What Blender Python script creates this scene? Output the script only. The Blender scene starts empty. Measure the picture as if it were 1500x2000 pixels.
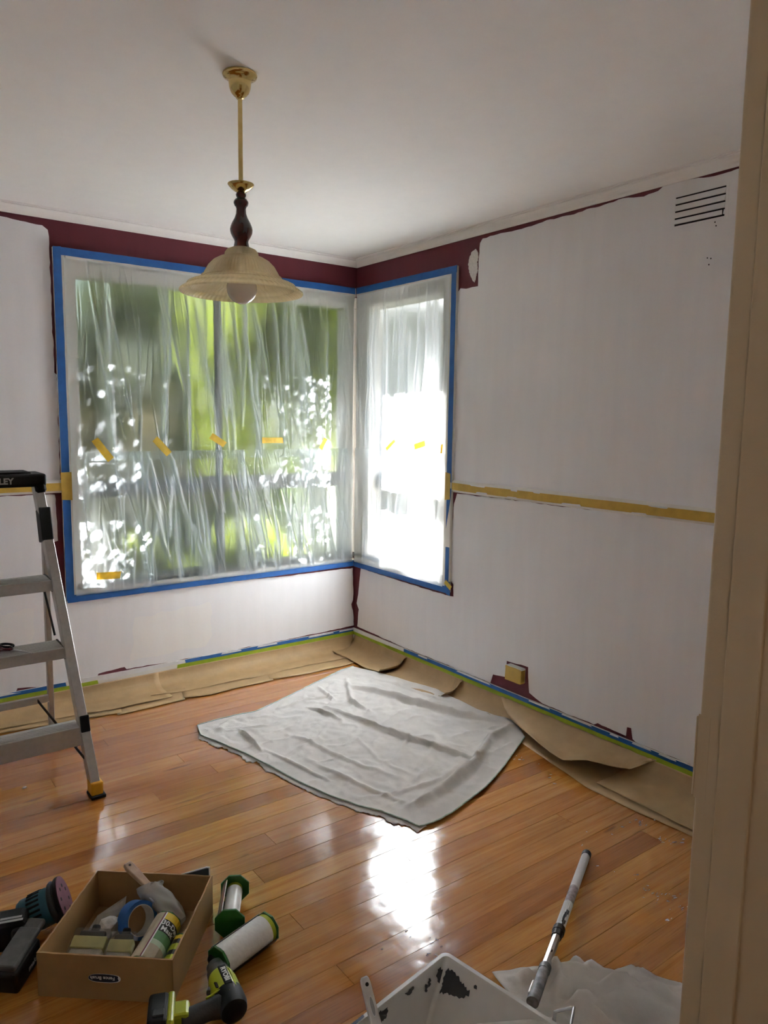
import bpy, bmesh, math, random
import numpy as np
from mathutils import Vector, Matrix, noise as mnoise
R_ = random.Random(7)
PI = math.pi
SC = bpy.context.scene
COL = SC.collection

# ------------------------------------------------------------------ camera, sky, sun, exposure
CAM = Vector((-2.59674776, -3.76592611, 1.42580724)); FPX = 1454.4987
CR = Vector((0.80123922, -0.59818676, 0.01372278)); CU = Vector((0.06371643, 0.10810405, 0.99209563)); CF = Vector((0.59494195, 0.79403156, -0.12473153))
cd = bpy.data.cameras.new('camera'); cam = bpy.data.objects.new('camera', cd); COL.objects.link(cam)
m = Matrix((CR, CU, -CF)).transposed().to_4x4(); m.translation = CAM; cam.matrix_world = m
cd.sensor_fit = 'VERTICAL'; cd.sensor_height = 36.0; cd.sensor_width = 27.0; cd.lens = FPX * 36.0 / 2000.0; cd.clip_start = 0.02; cd.clip_end = 200
SC.camera = cam
SUNDIR = Vector((0.548, 0.640, 0.540)).normalized()          # towards the sun
wd = bpy.data.worlds.new('sky'); SC.world = wd; wd.use_nodes = True
nt = wd.node_tree; bg = nt.nodes['Background']
sky = nt.nodes.new('ShaderNodeTexSky'); sky.sky_type = 'NISHITA'; sky.sun_disc = False; sky.dust_density = 0.3
sky.sun_elevation = math.asin(SUNDIR.z); sky.sun_rotation = math.atan2(SUNDIR.x, SUNDIR.y)
nt.links.new(sky.outputs[0], bg.inputs[0]); bg.inputs[1].default_value = 0.07
sl = bpy.data.lights.new('sun', 'SUN'); sl.energy = 74.0; sl.angle = math.radians(0.53); sl.color = (0.98, 0.97, 1.0)
so = bpy.data.objects.new('sun', sl); COL.objects.link(so); so.rotation_euler = SUNDIR.to_track_quat('Z', 'Y').to_euler(); so.location = (4, 5, 6)
hl = bpy.data.lights.new('hall_lamp', 'POINT'); hl.energy = 2.2; hl.color = (1.0, 0.84, 0.64); hl.shadow_soft_size = 0.12
ho = bpy.data.objects.new('hall_lamp', hl); COL.objects.link(ho); ho.location = (-3.1, -4.55, 2.15)
SC.view_settings.view_transform = 'Standard'; SC.view_settings.look = 'None'; SC.view_settings.gamma = 1.0
SC.view_settings.use_curve_mapping = False; SC.view_settings.exposure = 1.86
cy = SC.cycles; cy.use_denoising = True; cy.max_bounces = 12; cy.diffuse_bounces = 7; cy.glossy_bounces = 5
cy.transmission_bounces = 8; cy.transparent_max_bounces = 12; cy.sample_clamp_indirect = 8.0; cy.sample_clamp_direct = 0

# ------------------------------------------------------------------ pixel -> world on real surfaces
def ray(px, py): return CF + CR * ((px - 750) / FPX) - CU * ((py - 1000) / FPX)
def atF(px, py, z=0.0):
    d = ray(px, py); return CAM + d * ((z - CAM.z) / d.z)
def atL(px, py, dd=0.0):
    d = ray(px, py); p = CAM + d * ((-dd - CAM.y) / d.y); return (-p.x, p.z)
def atR(px, py, dd=0.0):
    d = ray(px, py); p = CAM + d * ((-dd - CAM.x) / d.x); return (-p.y, p.z)
def PL(s, z, d): return (-s, -d, z)       # on the left wall: s metres from the corner, d metres into the room
def PR(s, z, d): return (-d, -s, z)
PW = {'L': PL, 'R': PR}; AT = {'L': atL, 'R': atR}

# ------------------------------------------------------------------ geometry helpers: (verts, faces)
def join(*gs):
    v, f = [], []
    for g in gs:
        n = len(v); v += list(g[0]); f += [tuple(i + n for i in q) for q in g[1]]
    return v, f
def xf(g, M): return [tuple(M @ Vector(p)) for p in g[0]], g[1]
def mv(g, x, y, z): return [(p[0] + x, p[1] + y, p[2] + z) for p in g[0]], g[1]
def from_bm(bm):
    bm.verts.ensure_lookup_table(); bm.verts.index_update()
    r = [tuple(v.co) for v in bm.verts], [tuple(v.index for v in f.verts) for f in bm.faces]; bm.free(); return r
def rbox(sx, sy, sz, b=0.0, seg=2, c=(0, 0, 0)):
    bm = bmesh.new(); bmesh.ops.create_cube(bm, size=1.0)
    for v in bm.verts: v.co = Vector((v.co.x * sx + c[0], v.co.y * sy + c[1], v.co.z * sz + c[2]))
    if b > 0: bmesh.ops.bevel(bm, geom=list(bm.edges), offset=b, segments=seg, profile=0.5, affect='EDGES', clamp_overlap=True)
    return from_bm(bm)
def box2(a, b, bev=0.0, seg=1):
    return rbox(abs(b[0] - a[0]), abs(b[1] - a[1]), abs(b[2] - a[2]), bev, seg, [(a[i] + b[i]) / 2 for i in range(3)])
def frame_to(p0, p1, up=(0, 0, 1)):
    p0 = Vector(p0); p1 = Vector(p1); z = (p1 - p0).normalized(); u = Vector(up)
    if abs(z.dot(u)) > 0.98: u = Vector((0, 1, 0))
    x = u.cross(z).normalized(); y = z.cross(x)
    M = Matrix((x, y, z)).transposed().to_4x4(); M.translation = p0; return M
def lathe(prof, n=36, cap=False):
    v, f = [], []
    for r, z in prof:
        for k in range(n):
            a = 2 * PI * k / n; v.append((r * math.cos(a), r * math.sin(a), z))
    for i in range(len(prof) - 1):
        for k in range(n):
            f.append((i * n + k, i * n + (k + 1) % n, (i + 1) * n + (k + 1) % n, (i + 1) * n + k))
    if cap:
        f.append(tuple(range(n))[::-1]); f.append(tuple(range((len(prof) - 1) * n, len(prof) * n)))
    return v, f
def cyl(p0, p1, r0, r1=None, n=20):
    r1 = r0 if r1 is None else r1; L = (Vector(p1) - Vector(p0)).length
    return xf(lathe([(r0, 0), (r1, L)], n, True), frame_to(p0, p1))
def bar(p0, p1, w, h, b=0.002, up=(0, 0, 1)):          # w along side axis, h along up axis
    L = (Vector(p1) - Vector(p0)).length
    return xf(rbox(w, h, L, b, 1, (0, 0, L / 2)), frame_to(p0, p1, up))
def tube(pts, r, n=10):
    pts = [Vector(p) for p in pts]; v, f = [], []; up = Vector((0.13, 0.31, 0.94))
    for i, p in enumerate(pts):
        t = (pts[min(i + 1, len(pts) - 1)] - pts[max(i - 1, 0)]).normalized()
        x = up.cross(t)
        x = x.normalized() if x.length > 1e-4 else Vector((1, 0, 0)); y = t.cross(x); up = y
        rr = r[i] if isinstance(r, (list, tuple)) else r
        for k in range(n):
            a = 2 * PI * k / n; v.append(tuple(p + x * rr * math.cos(a) + y * rr * math.sin(a)))
    for i in range(len(pts) - 1):
        for k in range(n): f.append((i * n + k, i * n + (k + 1) % n, (i + 1) * n + (k + 1) % n, (i + 1) * n + k))
    f.append(tuple(range(n))[::-1]); f.append(tuple(range((len(pts) - 1) * n, len(pts) * n)))
    return v, f
def smoothpts(pts, n=6):
    out = []; P = [Vector(p) for p in pts]
    for i in range(len(P) - 1):
        a, b, c, d = P[max(i - 1, 0)], P[i], P[i + 1], P[min(i + 2, len(P) - 1)]
        for k in range(n):
            t = k / n
            out.append(0.5 * ((2 * b) + (c - a) * t + (2 * a - 5 * b + 4 * c - d) * t * t + (3 * b - a - 3 * c + d) * t ** 3))
    out.append(P[-1]); return out
def prism(poly, z0, z1, bev=0.0, seg=2):
    bm = bmesh.new(); vs = [bm.verts.new((p[0], p[1], z0)) for p in poly]; f = bm.faces.new(vs)
    r = bmesh.ops.extrude_face_region(bm, geom=[f])
    for e in r['geom']:
        if isinstance(e, bmesh.types.BMVert): e.co.z = z1
    bmesh.ops.recalc_face_normals(bm, faces=list(bm.faces))
    if bev > 0:
        es = [e for e in bm.edges if abs(e.verts[0].co.z - e.verts[1].co.z) < 1e-6]
        bmesh.ops.bevel(bm, geom=es, offset=bev, segments=seg, profile=0.5, affect='EDGES', clamp_overlap=True)
    return from_bm(bm)
def gridg(fn, nu, nv):
    v = [tuple(fn(i / nu, j / nv)) for i in range(nu + 1) for j in range(nv + 1)]
    f = [(i * (nv + 1) + j, (i + 1) * (nv + 1) + j, (i + 1) * (nv + 1) + j + 1, i * (nv + 1) + j + 1) for i in range(nu) for j in range(nv)]
    return v, f
def rag(pts, amp=0.004, step=0.02, seed=0):            # ragged brush edge round a closed 2D outline
    rr = random.Random(seed); out = []
    for i in range(len(pts)):
        a = Vector(pts[i]); b = Vector(pts[(i + 1) % len(pts)]); L = (b - a).length; n = max(1, min(160, int(L / step)))
        nrm = Vector((-(b - a).y, (b - a).x)).normalized() if L > 0 else Vector((0, 0))
        for k in range(n):
            p = a.lerp(b, k / n)
            if 0 < k: p = p + nrm * (mnoise.noise((p.x * 14 + seed, p.y * 14, seed)) * amp + rr.uniform(-.25, .25) * amp)
            out.append((p.x, p.y))
    return out
def onwall(side, poly, d0, d1):                         # flat piece with thickness on a wall, poly in (s, z)
    g = prism(poly, d0, d1); W = PW[side]
    return [W(p[0], p[1], p[2]) for p in g[0]], g[1]

# ------------------------------------------------------------------ object helpers
def tag(o, label=None, cat=None, group=None, kind=None):
    if label: o['label'] = label
    if cat: o['category'] = cat
    if group: o['group'] = group
    if kind: o['kind'] = kind
    return o
def thing(name, loc, label, cat, group=None, M=None):
    o = bpy.data.objects.new(name, None); COL.objects.link(o); o.empty_display_size = 0.05
    o.matrix_world = M if M is not None else Matrix.Translation(Vector(loc))
    return tag(o, label, cat, group)
def obj(name, g, mat, parent=None, smooth=False, local=False, solid=0.0, sub=0, autosm=None):
    """one mesh object; geometry in world coordinates unless local"""
    v = [Vector(p) for p in g[0]]
    if parent is not None:
        if not local:
            Mi = world_of(parent).inverted(); v = [Mi @ p for p in v]
        L = None
    else:
        xs = [p.x for p in v]; ys = [p.y for p in v]; zs = [p.z for p in v]
        L = Vector(((min(xs) + max(xs)) / 2, (min(ys) + max(ys)) / 2, min(zs))); v = [p - L for p in v]
    me = bpy.data.meshes.new(name); me.from_pydata([tuple(p) for p in v], [], g[1]); me.update()
    bm = bmesh.new(); bm.from_mesh(me); bmesh.ops.recalc_face_normals(bm, faces=list(bm.faces)); bm.to_mesh(me); bm.free()
    if mat is not None: me.materials.append(mat)
    if smooth or autosm:
        me.polygons.foreach_set('use_smooth', [True] * len(me.polygons))
        if autosm: me.set_sharp_from_angle(angle=math.radians(autosm))
    o = bpy.data.objects.new(name, me); COL.objects.link(o)
    if L is not None: o.location = L
    if parent is not None: o.parent = parent
    if solid:
        md = o.modifiers.new('thick', 'SOLIDIFY'); md.thickness = solid; md.offset = 0
    if sub:
        md = o.modifiers.new('sub', 'SUBSURF'); md.levels = sub; md.render_levels = sub
    return o
def world_of(o):
    M = o.matrix_basis.copy()
    while o.parent is not None:
        o = o.parent; M = o.matrix_basis @ M
    return M
def struct(name, g, mat, parent=None, label=None, **k):
    o = obj(name, g, mat, parent, **k)
    if parent is None: tag(o, label, None, None, 'structure')
    return o
def text(name, body, size, mat, parent, M, ext=0.0006, bold=0.0, shear=0.0, bend=None):
    """lettering turned into a mesh; M places it in world space (x right, y up, z out)"""
    cu = bpy.data.curves.new('t', 'FONT'); cu.body = body; cu.size = size; cu.extrude = ext; cu.offset = bold; cu.shear = shear
    cu.align_x = 'CENTER'; cu.align_y = 'CENTER'; cu.resolution_u = 3
    to = bpy.data.objects.new('t', cu); COL.objects.link(to)
    dg = bpy.context.evaluated_depsgraph_get(); dg.update()
    me = bpy.data.meshes.new_from_object(to.evaluated_get(dg))
    v = [tuple(p.co) for p in me.vertices]; f = [tuple(p.vertices) for p in me.polygons]
    bpy.data.objects.remove(to); bpy.data.curves.remove(cu); bpy.data.meshes.remove(me)
    if bend: v = [bend(p) for p in v]
    return obj(name, xf((v, f), M), mat, parent)
def mat3(o, x, y, z=None):
    x = Vector(x).normalized(); y = Vector(y).normalized(); z = x.cross(y).normalized() if z is None else Vector(z); y = z.cross(x)
    M = Matrix((x, y, z)).transposed().to_4x4(); M.translation = Vector(o); return M

# ------------------------------------------------------------------ materials
def lin(h):
    if isinstance(h, str): h = [int(h[i:i + 2], 16) / 255 for i in (0, 2, 4)]
    return tuple((c / 12.92 if c <= .04045 else ((c + .055) / 1.055) ** 2.4) for c in h) + (1.0,)
class NT:
    def __init__(s, name):
        s.m = bpy.data.materials.new(name); s.m.use_nodes = True; s.t = s.m.node_tree; s.t.nodes.clear()
        s.out = s.n('OutputMaterial')
    def n(s, typ, **k):
        nd = s.t.nodes.new('ShaderNode' + typ)
        for a, b in k.items(): setattr(nd, a, b)
        return nd
    def set(s, sock, val):
        if isinstance(val, bpy.types.NodeSocket): s.t.links.new(val, sock)
        else: sock.default_value = val
    def coord(s, kind='Object', scale=(1, 1, 1), off=None, rot=None):
        if kind == 'World': c = s.n('NewGeometry').outputs['Position']
        else: c = s.n('TexCoord').outputs[kind]
        if off is not None:
            a = s.n('VectorMath', operation='ADD'); s.set(a.inputs[0], c); s.set(a.inputs[1], off); c = a.outputs[0]
        mp = s.n('Mapping'); mp.inputs['Scale'].default_value = scale
        if rot: mp.inputs['Rotation'].default_value = rot
        s.set(mp.inputs[0], c); return mp.outputs[0]
    def noise(s, vec, scale=5, detail=3, rough=.5, dist=0.0):
        t = s.n('TexNoise'); s.set(t.inputs['Vector'], vec); t.inputs['Scale'].default_value = scale; t.inputs['Detail'].default_value = detail
        t.inputs['Roughness'].default_value = rough; t.inputs['Distortion'].default_value = dist; return t.outputs['Fac']
    def ramp(s, fac, stops, interp='LINEAR'):
        r = s.n('ValToRGB'); s.set(r.inputs[0], fac); e = r.color_ramp.elements; r.color_ramp.interpolation = interp
        while len(e) < len(stops): e.new(0.5)
        for i, (p, c) in enumerate(stops):
            e[i].position = p; e[i].color = c if len(c) == 4 else tuple(c) + (1,)
        return r.outputs[0]
    def fr(s, fac, a, b, lo=0.0, hi=1.0):
        r = s.n('MapRange'); s.set(r.inputs[0], fac); r.inputs[1].default_value = a; r.inputs[2].default_value = b; r.inputs[3].default_value = lo; r.inputs[4].default_value = hi
        return r.outputs[0]
    def mix(s, fac, a, b, mode='MIX'):
        r = s.n('MixRGB', blend_type=mode); s.set(r.inputs[0], fac); s.set(r.inputs[1], a); s.set(r.inputs[2], b); return r.outputs[0]
    def math(s, op, a, b=0.0, c=None):
        r = s.n('Math', operation=op); s.set(r.inputs[0], a); s.set(r.inputs[1], b)
        if c is not None: s.set(r.inputs[2], c)
        return r.outputs[0]
    def bump(s, h, strength=.3, dist=.01):
        b = s.n('Bump'); s.set(b.inputs['Height'], h); b.inputs['Strength'].default_value = strength; b.inputs['Distance'].default_value = dist; return b.outputs[0]
    def pbr(s, col, rough=.5, metal=0.0, normal=None, spec=.5, **k):
        p = s.n('BsdfPrincipled'); s.set(p.inputs['Base Color'], col); s.set(p.inputs['Roughness'], rough); s.set(p.inputs['Metallic'], metal)
        s.set(p.inputs['Specular IOR Level'], spec)
        for a, b in k.items(): s.set(p.inputs[a.replace('_', ' ')], b)
        if normal is not None: s.set(p.inputs['Normal'], normal)
        return p.outputs[0]
    def mixs(s, fac, a, b):
        r = s.n('MixShader'); s.set(r.inputs[0], fac); s.set(r.inputs[1], a); s.set(r.inputs[2], b); return r.outputs[0]
    def done(s, sh): s.set(s.out.inputs[0], sh); return s.m
MATS = {}
def plain(name, col, rough=.5, metal=0.0, var=.12, scale=30, bump=.0, bscale=200, spec=.5):
    """a procedural finish: small uneven tone and a fine grain"""
    if name in MATS: return MATS[name]
    t = NT(name); c = t.coord('Object'); n = t.noise(c, scale, 4)
    a = lin(col); k = tuple(x * (1 - var) for x in a[:3]) + (1,); h = tuple(min(1, x * (1 + var)) for x in a[:3]) + (1,)
    colr = t.ramp(n, [(.3, k), (.7, h)])
    nr = t.bump(t.noise(c, bscale, 2), bump, .002) if bump else None
    r = t.fr(n, 0, 1, max(0, rough - .05), min(1, rough + .05))
    MATS[name] = t.done(t.pbr(colr, r, metal, nr, spec)); return MATS[name]

def mk_wallpaint(name, col, var=.04, scale=1.6, rough=.75, streak=True):
    t = NT(name); c = t.coord('World'); n = t.noise(c, scale, 3, .55); n2 = t.noise(t.coord('World', (9, 9, 1.2)), 2.0, 3)
    a = lin(col)
    f = t.math('MULTIPLY_ADD', n2, .5, t.math('MULTIPLY', n, .5))
    colr = t.ramp(f, [(.35, tuple(x * (1 - var) for x in a[:3]) + (1,)), (.65, tuple(min(1, x * (1 + var)) for x in a[:3]) + (1,))])
    nr = t.bump(t.noise(c, 260, 3), .12, .002)
    return t.done(t.pbr(colr, rough, 0, nr, .3))
M_MAROON = mk_wallpaint('maroon wall paint', '5e262e', .08, 3, .6)
M_PRIMER = mk_wallpaint('white primer coat', 'e6e4e5', .03)
M_PRIMER2 = mk_wallpaint('second primer coat', 'eae7e4', .025)
M_CEIL = mk_wallpaint('ceiling white', 'efebe7', .015, 1.0, .85)
M_CORNICE = mk_wallpaint('cornice white', 'efebe7', .02, 1.0, .7)
M_TRIM = mk_wallpaint('gloss trim paint', 'dedad2', .03, 4, .35)
M_SASH = mk_wallpaint('weathered sash paint', '6f6b66', .06, 6, .6)  # shade put into the colour: transom reads darker, less light bounces onto the film
M_JAMB = mk_wallpaint('cream gloss jamb paint', 'bfb096', .05, 5, .28)
M_HALL = mk_wallpaint('hall wall paint', 'b39f82', .05, 2, .8)
M_FILLER = plain('wall filler', 'd6d0cc', .8, var=.1, scale=90, bump=.4)
M_DARK = plain('dark recess', '1a1215', .9)

def mk_wood(name):
    t = NT(name); oi = t.n('ObjectInfo'); rnd = oi.outputs['Random']
    off = t.n('CombineXYZ'); t.set(off.inputs[0], t.math('MULTIPLY', rnd, 37.0)); t.set(off.inputs[1], t.math('MULTIPLY', rnd, 91.0)); t.set(off.inputs[2], 0.0)
    c = t.coord('World', (1.1, 22, 1), off.outputs[0]); c2 = t.coord('World', (3.0, 110, 1), off.outputs[0]); c3 = t.coord('World', (1, 1, 1))
    n1 = t.noise(c, 1.6, 5, .6, .6); n2 = t.noise(c2, 2.0, 3, .6)
    base = t.ramp(rnd, [(0, lin('9a622c')), (.2, lin('aa7236')), (.45, lin('b6803e')), (.6, lin('ad7638')), (.8, lin('c08c46')), (1, lin('a06830'))])
    dark = t.mix(1.0, base, lin('e2cfb6'), 'MULTIPLY')
    col = t.mix(t.fr(n1, .35, .7), dark, base)
    col = t.mix(t.fr(n2, .52, .75, 0, .55), col, t.mix(1.0, col, lin('b49a82'), 'MULTIPLY'))
    kn = t.noise(t.coord('World', (2.2, 9, 1), off.outputs[0]), 2.2, 2, .5)
    col = t.mix(t.fr(kn, .70, .78, 0, .7), col, lin('5a3015'))
    w = t.noise(c3, 7, 2, .5); f = t.noise(c3, 60, 3, .6)
    h = t.math('ADD', t.math('MULTIPLY', w, 1.0), t.math('MULTIPLY', f, .05))
    nr = t.bump(h, .19, .02)
    rough = t.fr(t.noise(c3, 14, 4, .65), .3, .75, .07, .19)
    return t.done(t.pbr(col, rough, 0, nr, .55, Coat_Weight=.35, Coat_Roughness=.10))
M_WOOD = mk_wood('varnished floor board')
M_SUB = plain('dark joint under boards', '7d5029', .8)

def mk_cloth(name, col):
    t = NT(name); c = t.coord('World'); n = t.noise(c, 9, 5, .6); a = lin(col)
    colr = t.ramp(n, [(.3, tuple(x * .9 for x in a[:3]) + (1,)), (.7, tuple(min(1, x * 1.05) for x in a[:3]) + (1,))])
    w1 = t.n('TexWave', wave_type='BANDS', bands_direction='X'); t.set(w1.inputs['Vector'], c); w1.inputs['Scale'].default_value = 260; w1.inputs['Distortion'].default_value = 1.5
    w2 = t.n('TexWave', wave_type='BANDS', bands_direction='Y'); t.set(w2.inputs['Vector'], c); w2.inputs['Scale'].default_value = 260; w2.inputs['Distortion'].default_value = 1.5
    cr = t.noise(t.coord('World', (1, 1, 1)), 28, 4, .6, .8)
    h = t.math('ADD', t.math('ADD', t.math('MULTIPLY', w1.outputs['Fac'], .10), t.math('MULTIPLY', w2.outputs['Fac'], .10)), t.math('MULTIPLY', cr, 1.2))
    return t.done(t.pbr(colr, .9, 0, t.bump(h, .55, .009), .15, Sheen_Weight=.15))
M_CLOTH = mk_cloth('grey cotton drop cloth', 'e2ddd8')
M_HEM = plain('pale green hem', 'a9b8ab', .9, var=.15, scale=60, bump=.5)

def mk_kraft(name, col):
    t = NT(name); c = t.coord('World'); n = t.noise(t.coord('World', (3, 3, 3)), 5, 5, .6); a = lin(col)
    colr = t.ramp(n, [(.3, tuple(x * .9 for x in a[:3]) + (1,)), (.7, tuple(min(1, x * 1.06) for x in a[:3]) + (1,))])
    fib = t.noise(t.coord('World', (40, 160, 160)), 2, 3)
    h = t.math('ADD', t.math('MULTIPLY', fib, .25), t.noise(c, 12, 4, .6))
    return t.done(t.pbr(colr, .55, 0, t.bump(h, .25, .006), .35))
M_KRAFT = mk_kraft('brown masking paper', 'a98c64'); M_CARD = mk_kraft('corrugated cardboard', '9c7a50'); M_CARDIN = mk_kraft('cardboard inside', '94754e')
def mk_tape(name, col, tl=.18):
    t = NT(name); c = t.coord('World'); a = lin(col); n = t.noise(c, 20, 4, .6)
    colr = t.ramp(n, [(.3, tuple(x * .88 for x in a[:3]) + (1,)), (.7, tuple(min(1, x * 1.1) for x in a[:3]) + (1,))])
    w = t.noise(t.coord('World', (130, 130, 130)), 2, 2)
    d = t.pbr(colr, .5, 0, t.bump(w, .35, .002), .4)
    tr = t.n('BsdfTranslucent'); t.set(tr.inputs[0], colr)
    return t.done(t.mixs(tl, d, tr.outputs[0]))
M_BLUE = mk_tape('blue painters tape', '2b62a6'); M_YELLOW = mk_tape('yellow masking tape', 'c9a548'); M_YELLOWT = mk_tape('thin yellow masking tape', 'ecd064', .62); M_GREEN = mk_tape('green edging tape', '9db02a')  # tape on the film: backlit brightness put into a paler, more translucent copy
M_SMEAR = plain('white paint smear', 'dcdadb', .6, var=.05)

def mk_film(name, op):
    t = NT(name); c = t.coord('World')
    at = t.n('Attribute', attribute_name='fold').outputs['Fac']
    vo = t.n('TexVoronoi', feature='DISTANCE_TO_EDGE'); dn = t.noise(t.coord('World', (6, 6, 2)), 4, 3, .6)
    ad = t.n('VectorMath', operation='ADD'); t.set(ad.inputs[0], t.coord('World', (34, 34, 7)))
    sc = t.n('VectorMath', operation='SCALE'); cm = t.n('CombineXYZ'); t.set(cm.inputs[0], dn); t.set(cm.inputs[1], dn); t.set(cm.inputs[2], dn)
    t.set(sc.inputs[0], cm.outputs[0]); sc.inputs['Scale'].default_value = 3.0; t.set(ad.inputs[1], sc.outputs[0])
    t.set(vo.inputs['Vector'], ad.outputs[0]); vo.inputs['Scale'].default_value = 1.0
    crk = t.fr(vo.outputs['Distance'], 0.0, .045, 1.0, 0.0)
    msk = t.fr(t.noise(t.coord('World', (3, 3, 2)), 1.6, 3), .42, .66)
    crk = t.math('MULTIPLY', crk, msk)
    cl = t.noise(t.coord('World', (10, 10, 1.4)), 1.3, 3)
    fac = t.math('ADD', t.math('MULTIPLY', at, .66), t.math('MULTIPLY', crk, .26))
    fac = t.math('ADD', fac, t.fr(cl, .35, .75, op - .07, op + .10))
    fac = t.math('MINIMUM', fac, .92)
    h = t.math('ADD', t.math('MULTIPLY', t.noise(t.coord('World', (60, 60, 14)), 1.5, 3), .6), t.math('MULTIPLY', crk, .6))
    nr = t.bump(h, .5, .004)
    rf = t.n('BsdfRefraction', distribution='BECKMANN'); rf.inputs['IOR'].default_value = 1.13; rf.inputs['Roughness'].default_value = .5; rf.inputs[0].default_value = (.95, .97, .97, 1)
    tl = t.n('BsdfTranslucent'); tl.inputs[0].default_value = (.90, .93, .95, 1); t.set(tl.inputs['Normal'], nr)
    df = t.n('BsdfDiffuse'); df.inputs[0].default_value = (.86, .88, .89, 1); t.set(df.inputs['Normal'], nr)
    body = t.mixs(.08, tl.outputs[0], df.outputs[0])
    s = t.mixs(fac, rf.outputs[0], body)
    gl = t.n('BsdfGlossy'); gl.inputs['Roughness'].default_value = .22; t.set(gl.inputs['Normal'], nr)
    return t.done(t.mixs(.05, s, gl.outputs[0]))
M_FILMU = mk_film('thin clear plastic film', .13); M_FILML = mk_film('milky plastic film', .27); M_FILMR = mk_film('milky plastic film by corner', .43)
def mk_glass(name):
    t = NT(name); tr = t.n('BsdfTransparent'); tr.inputs[0].default_value = (.96, .975, .97, 1); gl = t.n('BsdfGlossy'); gl.inputs['Roughness'].default_value = .02
    lw = t.n('LayerWeight'); lw.inputs[0].default_value = .12
    return t.done(t.mixs(lw.outputs['Fresnel'], tr.outputs[0], gl.outputs[0]))
M_GLASS = mk_glass('window glass')
def mk_leaf(name, c1, c2, tl=.45):
    t = NT(name); n = t.noise(t.coord('World'), 1.2, 3); rp = t.ramp(n, [(.35, lin(c1)), (.65, lin(c2))])
    d = t.pbr(rp, .5, 0, None, .3); tr = t.n('BsdfTranslucent'); t.set(tr.inputs[0], rp)
    return t.done(t.mixs(tl, d, tr.outputs[0]))
M_LEAF = mk_leaf('dark shrub leaves', '30371c', '434a20', .3); M_LEAF2 = mk_leaf('lime shrub leaves', '5f7420', '7d9424', .45); M_LEAF3 = mk_leaf('tree leaves', '5a651a', '788420', .38)
M_BARK = plain('bark', '4b3d30', .9, bump=.6, bscale=40); M_GRASS = plain('lawn grass', '1f2414', .95, var=.25, scale=4, bump=.5, spec=.05)
M_FENCE = plain('pale fence paint', '9c9c9e', .7); M_BRICK = plain('outer brickwork', '8c6f5c', .9); M_SOFFIT = plain('soffit paint', 'dcd8d0', .7)

def mk_brass(name):
    t = NT(name); n = t.noise(t.coord('Object'), 30, 3); return t.done(t.pbr(t.ramp(n, [(.3, lin('cdb069')), (.7, lin('dfc68a'))]), t.fr(n, 0, 1, .10, .2), 1.0))
M_BRASS = mk_brass('polished brass')
def mk_turned(name):
    t = NT(name); n = t.noise(t.coord('Object', (30, 30, 6)), 2, 4); return t.done(t.pbr(t.ramp(n, [(.3, lin('2c0f10')), (.7, lin('54201c'))]), .22, 0, None, .5, Coat_Weight=.4))
M_TURNED = mk_turned('dark turned wood')
def mk_shade(name):
    t = NT(name); c = t.coord('Object'); n = t.noise(c, 26, 4)
    col = t.ramp(n, [(.3, lin('ece2c6')), (.7, lin('f7f0dc'))])
    gr = t.n('TexGradient', gradient_type='RADIAL'); t.set(gr.inputs[0], c)
    w = t.math('SINE', t.math('MULTIPLY', gr.outputs['Fac'], 2 * PI * 72))
    nr = t.bump(t.math('ADD', t.math('MULTIPLY', w, .5), n), .6, .003)
    p = t.pbr(col, .18, 0, nr, .6); tl = t.n('BsdfTranslucent'); t.set(tl.inputs[0], col); t.set(tl.inputs['Normal'], nr)
    rf = t.n('BsdfTransparent'); rf.inputs[0].default_value = lin('efe3c0')
    return t.done(t.mixs(.28, t.mixs(.60, p, tl.outputs[0]), rf.outputs[0]))
M_SHADE = mk_shade('cream pressed glass'); M_BULB = plain('opal bulb glass', 'dfd6cd', .12, var=.02)

M_ALU = plain('brushed aluminium', 'b3b1ae', .38, .55, .06, 60); M_ALU2 = plain('ribbed tread aluminium', 'b3b1ae', .5, .3, .06, 60)
M_BLACK = plain('black moulded plastic', '0a0a0b', .55, spec=.3); M_RUBBER = plain('black rubber', '141414', .75); M_DKGREY = plain('dark grey rubber grip', '2c2d2e', .65, bump=.3)
M_GOLD = plain('yellow ladder foot', 'd39a1c', .5); M_WHITE = plain('white lettering', 'dcdcdc', .5, var=.02); M_GREYTX = plain('grey lettering', '9a9a9a', .5, var=.02)
M_STEEL = plain('steel', 'b9b9bb', .3, 1.0); M_RED = plain('dark red handle', '5d1216', .5)
M_TEAL = plain('teal tool housing', '1f4f5c', .45, var=.1); M_TOOLGR = plain('dusty grey battery', '4a4947', .7, var=.25, scale=40); M_SAND = plain('purple sanding disc', '6d4450', .95, bump=.6, bscale=600)
M_LIME = plain('lime tool housing', 'a4ad20', .35, var=.06); M_GREY = plain('grey gear housing', '5c5d5f', .4)
M_DGREEN = plain('dark green end cap', '1f5a22', .4); M_YLIM = plain('lime inner core', 'a3ad22', .5); M_FILMROLL = plain('rolled white film', 'd9dad9', .35, var=.04, scale=80, bump=.4, bscale=90)
M_LABEL = plain('printed card label', 'a99c86', .4); M_LBLK = plain('label black', '16150f', .4); M_LGRN = plain('label green', '4f7d4c', .4); M_LYEL = plain('label yellow', 'c9ae22', .4); M_LMAG = plain('label maroon edge', '6b2340', .4); M_LPALE = plain('label pale green', 'a9bda0', .4)
M_NAVY = plain('navy sticker', '141c33', .35); M_PLASTW = plain('white tray plastic', 'c4c2bf', .4, var=.03); M_PAINTDK = plain('dried charcoal paint', '2a2b31', .5, var=.2)
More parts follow.
